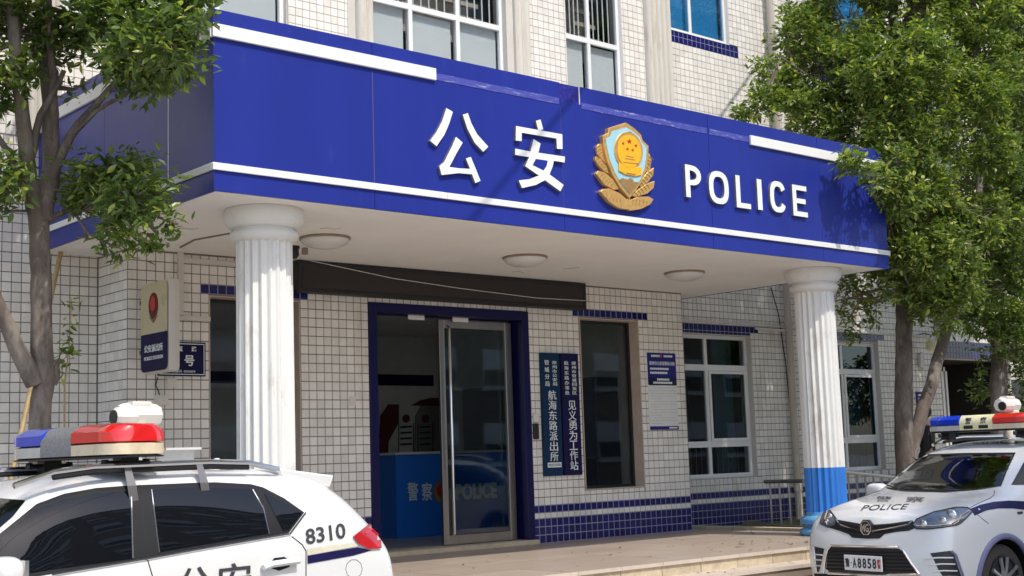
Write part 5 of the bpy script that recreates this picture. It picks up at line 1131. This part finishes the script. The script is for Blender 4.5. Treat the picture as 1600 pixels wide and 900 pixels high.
for q in ([(455.5, 838), (472, 851), (478, 861), (478, 900), (478, 960)], [(230, 873), (238, 900), (242, 960)], [(218, 758), (230, 872)]): CL.line('door_seam', q, .0035, 'car_plastic', off=.0008, mirror=True)
CL.line('fuel_flap', [(553+13*math.cos(a/10*math.pi*2), 889+15*math.sin(a/10*math.pi*2)) for a in range(11)], .002, 'car_plastic', off=.0)
hdl = CL.line('door_handle', [(407, 887), (420, 882), (440, 879), (463, 876)], .021, 'car_white', off=.030, mirror=True); CL.drape('handle_recess', [(418, 886), (428, 872), (444, 870), (455, 876), (452, 886), (436, 892)], 'car_plastic', .0015)
CL.line('door_handle', [(407, 887), (411, 885)], .012, 'car_white', off=.015); CL.line('door_handle', [(459, 877), (463, 876)], .012, 'car_white', off=.015)
CL.drape('cream_stripe', [(479, 858), (553, 848), (561, 853), (480, 868)], 'cream_stripe', .004, mirror=True); CL.drape('navy_stripe', [(480, 868.5), (558, 855), (580, 860), (552, 868), (480, 881)], 'stripe_navy', .004, mirror=True)
tl = CL.drape('tail_lamp', [(551, 840), (565, 829), (580.5, 818), (590, 826), (594, 857), (573.6, 858), (558, 850)], 'tail_red', .016, mirror=True)
CL.line('lamp_edge', [(551, 840), (580.5, 818)], .008, 'tail_red', off=.012); CL.line('lamp_glint', [(568, 835), (578, 829), (588, 838)], .006, 'lens_red', off=.018)
CL.text('8310', 'ink', (508, 834), (1, -.17), (-.10, -1), 62, 24, bold=.002)
for ch, x_ in (('公', 303), ('安', 366)): CL.text(ch, 'ink', (x_, 912-(x_-303)*.10), (1, -.11), (.02, -1), 52, 52, bold=.0012)
sp_ = MB().add([CL.P(x, y, z) for x, y, z in ((3.55, -.56, 1.595), (3.55, .56, 1.595), (4.03, .56, 1.53), (4.03, -.56, 1.53), (3.60, -.56, 1.50), (3.60, .56, 1.50), (4.0, .55, 1.445), (4.0, -.55, 1.445))], [(0, 1, 2, 3), (7, 6, 5, 4), (0, 4, 5, 1), (1, 5, 6, 2), (2, 6, 7, 3), (3, 7, 4, 0)]).build('spoiler', 'car_white', CL.root, bevel=.012)
CL.rails([(1.72, .60, 1.545), (1.95, .605, 1.615), (2.2, .605, 1.640), (3.0, .60, 1.648), (3.30, .59, 1.635), (3.55, .57, 1.585)])
for sd in (1, -1): mir(CL, 1.48, 1.0, 1.10, sd)
CL.drape('windscreen', [(-70, 880), (-20, 842), (20, 808), (40, 783), (-10, 779), (-160, 790), (-300, 850), (-300, 880)], 'car_glass_dark', .006)
CL.lightbar(2.48, .68, 1.690, .42, speaker='speaker_mesh', k=1.18); CL.ptz(2.85, -.05, 1.63, 2.0)
# roof bracket, straps and aerial
for x in (2.42, 2.92): MB().add([CL.P(x-.03, .70, 1.40), CL.P(x+.03, .70, 1.40), CL.P(x+.03, .665, 1.52), CL.P(x-.03, .665, 1.52), CL.P(x+.02, .60, 1.66), CL.P(x-.02, .60, 1.66)], [(0, 1, 2, 3), (3, 2, 4, 5)]).build('strap', 'steel', CL.root)
bk = MB().box(CL.L/2-3.06, CL.L/2-2.80, .30, .34, 1.63, 1.74).build('roof_bracket', 'aluminium', CL.root, bevel=.01); MB().box(CL.L/2-3.06, CL.L/2-2.80, .34, .42, 1.73, 1.745).build('bracket_lip', 'aluminium', bk)
MB().add([CL.P(3.30, -.03, 1.62), CL.P(3.30, .03, 1.62), CL.P(3.48, .025, 1.60), CL.P(3.48, -.025, 1.60), CL.P(3.44, 0, 1.675), CL.P(3.47, 0, 1.675)], [(0, 1, 4), (1, 2, 5, 4), (2, 3, 5), (3, 0, 4, 5), (0, 3, 2, 1)]).build('aerial_fin', 'car_white', CL.root)
# ---- white police car nose-on beside the column
hw = .885
SR = [(.03, [(0, .20), (.62, .20), (.69, .30), (.73, .45), (.73, .60), (.71, .73, .03), (.66, .83, .07), (.54, .90, .10), (.38, .935, .12), (.2, .95, .13), (0, .955, .13)]),
      (.17, [(0, .19), (.74, .19), (.81, .30), (.845, .45), (.845, .62), (.835, .78), (.80, .89), (.67, .965, .02), (.46, 1.0, .03), (.23, 1.015, .03), (0, 1.02, .03)]),
      (.42, ring(.19, .885, (.88, .83), (.85, .965), (.72, 1.03), (.5, 1.06), (.25, 1.075), 1.08)), (.87, ring(.19, .905, (.895, .92), (.865, 1.04), (.74, 1.10), (.52, 1.125), (.26, 1.14), 1.145)), (1.15, ring(.19, .905, (.895, .95), (.868, 1.065), (.775, 1.13), (.58, 1.165), (.3, 1.185), 1.19)),
      (1.45, ring(.19, .905, (.895, .97), (.875, 1.075), (.815, 1.20), (.735, 1.34), (.40, 1.39), 1.40)), (1.92, ring(.19, .905, (.895, .98), (.875, 1.08), (.82, 1.24), (.72, 1.54), (.45, 1.595), 1.61)), (2.3, ring(.19, .905, (.895, .99), (.875, 1.09), (.82, 1.26), (.70, 1.575), (.46, 1.635), 1.65)),
      (3.0, ring(.19, .905, (.895, 1.0), (.87, 1.10), (.81, 1.25), (.68, 1.565), (.43, 1.625), 1.64)), (3.6, ring(.20, .90, (.89, 1.02), (.86, 1.12), (.79, 1.26), (.62, 1.51), (.41, 1.58), 1.595)), (3.98, ring(.22, .885, (.87, 1.02), (.84, 1.13), (.76, 1.24), (.59, 1.40), (.4, 1.46), 1.47)), (4.18, ring(.25, .86, (.83, .95), (.79, 1.06), (.7, 1.13), (.57, 1.2), (.38, 1.22), 1.23)), (4.29, ring(.30, .80, (.77, .86), (.72, .97), (.64, 1.0), (.5, 1.03), (.3, 1.04), 1.04))]
CR = Car('white police car parked nose-on with licence plate A8858, black grille and octagon badge', (-.253, -4.967), R(175.5), 4.30, SR, (.88, 3.46), .335)
z4 = lambda *p: [(1260+x/7.5, 780+y/7.5) for x, y in p]; z5 = lambda *p: [(1420+x/6.43, 760+y/6.43) for x, y in p]; zR = lambda *p: [(1260+x/3.214, 620+y/3.214) for x, y in p]
ws = zR((372, 458), (470, 385), (565, 292), (800, 284), (1052, 282), (1010, 370), (978, 450), (850, 470), (700, 480), (500, 476))
wi = zR((395, 455), (480, 392), (580, 300), (800, 292), (1040, 291), (1000, 370), (966, 446), (850, 464), (700, 474), (500, 470))
# open the windscreen so that the cabin shows behind the glass
def inside(p, poly):
    c = False; n = len(poly)
    for i in range(n):
        a, b = poly[i], poly[(i+1) % n]
        if (a[1] > p[1]) != (b[1] > p[1]) and p[0] < (b[0]-a[0])*(p[1]-a[1])/(b[1]-a[1])+a[0]: c = not c
    return c
me = CR.body.data; bm = bmesh.new(); bm.from_mesh(me); kill = []
for f in bm.faces:
    c = f.calc_center_median(); w_ = CR.M @ c; a, b, d = pix(w_)
    if c.z > 1.0 and c.x > CR.L/2-2.1 and (CR.M.to_3x3() @ f.normal).dot(w_-CAM) < 0 and inside((a, b), wi): kill.append(f)
shell = bm.copy(); bmesh.ops.delete(bm, geom=kill, context='FACES'); bm.to_mesh(me); bm.free(); shell.free()
wf = CR.drape('windscreen', wi, 'wind_glass', .004)
n_ = len(ws)
for i in range(n_):
    CR.drape('windscreen_border', [ws[i], ws[(i+1) % n_], wi[(i+1) % n_], wi[i]], 'car_black', .006, parent=wf, g=14)
# cabin: floor, dashboard, seats, wheel
cb = MB().box(CR.L/2-3.6, CR.L/2-1.05, -.72, .72, .55, .60).build('cabin_floor', 'car_plastic', CR.root)
MB().bev(CR.L/2-1.75, CR.L/2-1.16, -.74, .74, .80, 1.10, .06).build('dashboard', 'car_plastic', CR.root, smooth=True)
for y in (-.38, .38):
    st_ = MB().bev(CR.L/2-2.75, CR.L/2-2.15, y-.25, y+.25, .60, .85, .06).build('seat', 'seat_cloth', CR.root, smooth=True); MB().bev(CR.L/2-2.85, CR.L/2-2.66, y-.24, y+.24, .85, 1.32, .07).build('seat_back', 'seat_cloth', st_, smooth=True); MB().bev(CR.L/2-2.86, CR.L/2-2.74, y-.13, y+.13, 1.33, 1.48, .045).build('headrest', 'seat_cloth', st_, smooth=True)
MB().bev(CR.L/2-3.55, CR.L/2-3.4, -.65, .65, .7, 1.3, .06).build('rear_seat', 'seat_cloth', CR.root, smooth=True)
MB().tube([CR.P(1.93+.07*math.sin(a), .38+.185*math.cos(a), 1.06+.165*math.sin(a)) for a in [2*math.pi*k/24 for k in range(25)]], .017, 8).build('steering_wheel', 'car_plastic', CR.root, smooth=True)
MB().bev(CR.L/2-2.02, CR.L/2-1.96, -.13, .13, 1.46, 1.52, .02).build('rear_view_mirror', 'car_black', CR.root)
B('hanging_card', 'curtain_teal', CR.root, CR.L/2-1.94, CR.L/2-1.93, -.03, .03, 1.28, 1.42)
CR.line('wiper', zR((460, 470), (410, 452), (380, 440)), .007, 'car_black', off=.02); CR.line('wiper', zR((470, 473), (600, 478), (760, 482)), .007, 'car_black', off=.02)
# face
grl = CR.drape('upper_grille', z4((350, 238), (480, 262), (640, 290), (715, 290), (790, 300), (1000, 285), (1245, 250), (1290, 335), (1200, 372), (1050, 385), (920, 410), (860, 462), (700, 464), (540, 452), (500, 412), (380, 368), (262, 332), (340, 312)), 'car_black', .004, g=5)
CR.line('chrome_wing', z4((355, 245), (390, 298), (500, 335), (645, 372)), .009, 'chrome', off=.010, parent=grl, step=3); CR.line('chrome_wing', z4((780, 380), (960, 350), (1190, 303), (1243, 266)), .009, 'chrome', off=.010, parent=grl, step=3)
for q in range(3): CR.line('grille_bar', z4((400+q*35, 300+q*40-20), (640, 330+q*35)), .004, 'car_plastic', off=.006, parent=grl, step=3); CR.line('grille_bar', z4((800, 330+q*30), (1180-q*90, 295+q*38)), .004, 'car_plastic', off=.006, parent=grl, step=3)
e0 = CR.hit(*z4((715, 335))[0]); eb = Vector((1, 0, .12)).normalized(); ec = e0[0]+Vector((.02, 0, 0))
def badge_pt(u, v, w): return ec+Vector((w, u, v))
oc = lambda r: [(r*.92*math.cos(math.pi/8+k*math.pi/4), r*math.sin(math.pi/8+k*math.pi/4)) for k in range(8)]
em = MB().prism(oc(.082), lambda u, v, w: badge_pt(u, v, w-.03), .035).build('badge', 'car_black', CR.root); MB().prism(oc(.074), lambda u, v, w: badge_pt(u, v, w+.004), .006).build('badge_rim', 'chrome', em); MB().prism(oc(.063), lambda u, v, w: badge_pt(u, v, w+.010), .002).build('badge_field', 'car_black', em)
me = fit(textmesh('MG', .1, .002, .002), .085, .075)
for v in me.vertices: v.co = ec+Vector((.0145+v.co.z, v.co.x, v.co.y))
me.materials.clear(); me.materials.append(MT['chrome']); obj('badge_letters', me, em)
def hl(poly, name='headlamp'):
    o = CR.drape(name, poly, 'headlamp', .006, g=5); CR.line('lamp_edge', poly+[poly[0]], .006, 'car_black', off=.006, parent=o, step=3); return o
hR = hl(z5((42, 388), (80, 332), (250, 262), (470, 214), (590, 217), (640, 252), (585, 310), (520, 370), (480, 390), (330, 415), (200, 430), (80, 427)))
hLm = hl(z4((255, 110), (300, 160), (358, 237), (340, 310), (255, 330), (162, 285), (185, 205), (215, 150)))
for o_h, c_, r_ in ((hR, z5((430, 290))[0], 9), (hR, z5((345, 345))[0], 6), (hR, z5((150, 380))[0], 6), (hLm, z4((270, 205))[0], 6), (hLm, z4((240, 260))[0], 4)):
    h = CR.hit(*c_)
    if h:
        rad = r_*h[0].length*0+r_*13/CF; bm = bmesh.new(); bmesh.ops.create_uvsphere(bm, u_segments=16, v_segments=8, radius=rad)
        for v in bm.verts: v.co = Vector((v.co.x*.45, v.co.y, v.co.z))+h[0]+Vector((.004, 0, 0))
        MB().bm(bm).build('lamp_lens', 'chrome', o_h, smooth=True)
CR.line('lamp_strip', z5((600, 250), (520, 300), (490, 360), (440, 388)), .005, 'lens_clear', off=.012, parent=hR, step=3); CR.line('lamp_strip', z5((80, 400), (250, 400), (430, 385)), .004, 'lens_clear', off=.012, parent=hR, step=3); CR.line('lamp_strip', z4((250, 150), (225, 230), (250, 300)), .004, 'lens_clear', off=.012, parent=hLm, step=3)
lg = CR.drape('lower_grille', z4((285, 560), (600, 568), (1110, 582), (1180, 660), (1305, 865), (800, 880), (270, 852), (235, 812), (250, 640)), 'car_black', .004, g=6)
CR.line('chrome_frame', z4((215, 860), (230, 720), (258, 600), (300, 545), (700, 555), (1090, 565), (1140, 600), (1230, 740), (1330, 880), (800, 893), (260, 868)), .010, 'chrome', off=.010, parent=lg, step=4)
for q in range(6): CR.line('grille_slat', z4((262-4*q, 605+q*42), (700, 618+q*42), (1130+q*24, 625+q*42)), .008, 'car_plastic', off=.008, parent=lg, step=4)
c0 = CR.hit(*z4((687, 748))[0])[0]
pl = MB().bev(c0.x+.02, c0.x+.034, c0.y-.22, c0.y+.22, c0.z-.07, c0.z+.07, .004).build('licence_plate', 'paper', CR.root)
def ptext(ch, y, w, h, m='ink', dz=0):
    me = fit(textmesh(ch, .1, .0025, .001), w, h)
    for v in me.vertices: v.co = Vector((c0.x+.036+v.co.z, c0.y+y+v.co.x, c0.z+dz+v.co.y))
    me.materials.clear(); me.materials.append(MT[m]); obj('plate_character', me, pl)
ptext('豫', -.180, .050, .085); ptext('·', -.135, .012, .012); 
for k, ch in enumerate('A8858'): ptext(ch, -.095+k*.058, .044, .092)
ptext('警', .190, .042, .085, 'red')
MB().box(c0.x-.06, c0.x+.021, c0.y-.18, c0.y+.18, c0.z-.05, c0.z+.05).build('plate_holder', 'car_black', pl)
for nm, poly, sl in (('side_vent', z4((85, 552), (212, 580), (185, 720), (150, 855), (118, 845)), [z4((100, 645), (195, 655)), z4((108, 705), (185, 715)), z4((115, 775), (170, 780))]), ('side_vent', z5((215, 672), (410, 647), (445, 665), (525, 900), (540, 960), (380, 960), (300, 842), (245, 722)), [z5((165, 725), (300, 716), (440, 716)), z5((210, 790), (330, 778), (460, 780)), z5((240, 855), (350, 845), (480, 848)), z5((300, 910), (400, 905), (500, 908))])):
    o_v = CR.drape(nm, poly, 'car_black', .004, g=6)
    for q in sl: CR.line('vent_slat', q, .007, 'car_white', off=.008, parent=o_v, step=4)
CR.line('vent_edge', z5((425, 650), (470, 690), (550, 920)), .012, 'purple_grey', off=.004); CR.line('vent_edge', z4((95, 560), (125, 850)), .010, 'chrome', off=.004)
CR.drape('lower_lip', z4((95, 870), (260, 875), (800, 896), (1330, 900), (1500, 980), (1500, 1060), (120, 1060)), 'car_plastic', .006)
CR.drape('grey_corner', z4((95, 400), (200, 450), (290, 505), (240, 560), (85, 530)), 'purple_grey', .003) if False else None
CR.drape('navy_stripe', z5((612, 230), (720, 187), (850, 157), (1000, 144), (1160, 150), (1500, 175), (1500, 270), (1160, 235), (1040, 222), (900, 222), (780, 242), (660, 295), (640, 262)), 'stripe_navy', .004, mirror=True)
for q in (z5((860, 40), (856, 85), (820, 118), (700, 170), (612, 215)), z5((690, 285), (800, 375))): CR.line('panel_seam', q, .003, 'car_plastic', off=.0005, mirror=True)
CR.line('side_marker', z5((1090, 268), (1135, 262)), .012, 'car_black', off=.004)
CR.text('警', 'ink', (1381, 780), (1, .02), (.55, -1), 24, 8, bold=.0); CR.text('察', 'ink', (1430, 781), (1, .02), (.4, -1), 28, 8.5, bold=.0); CR.text('POLICE', 'ink', (1383, 793), (1, -.03), (.75, -1), 70, 8.5, bold=.0)
sw = [(1580, 758), (1600, 722), (1625, 704), (1700, 700), (1800, 705), (1800, 752), (1700, 757)]
CR.drape('side_window', sw, 'car_glass_dark', .006, mirror=True)
for sd in (1, -1): mir(CR, 1.52, 1.03, 1.13, sd)
CR.rails([(1.95, .60, 1.60), (2.15, .61, 1.66), (2.5, .61, 1.685), (3.3, .60, 1.68), (3.7, .58, 1.60)])
CR.drape('sunroof', zR((690, 240), (1070, 235), (1050, 228), (760, 228)), 'car_glass_dark', .004)
CR.lightbar(2.02, .62, 1.725, .30, True); CR.ptz(2.22, .14, 1.65, 2.0)
bpy.context.view_layer.update()
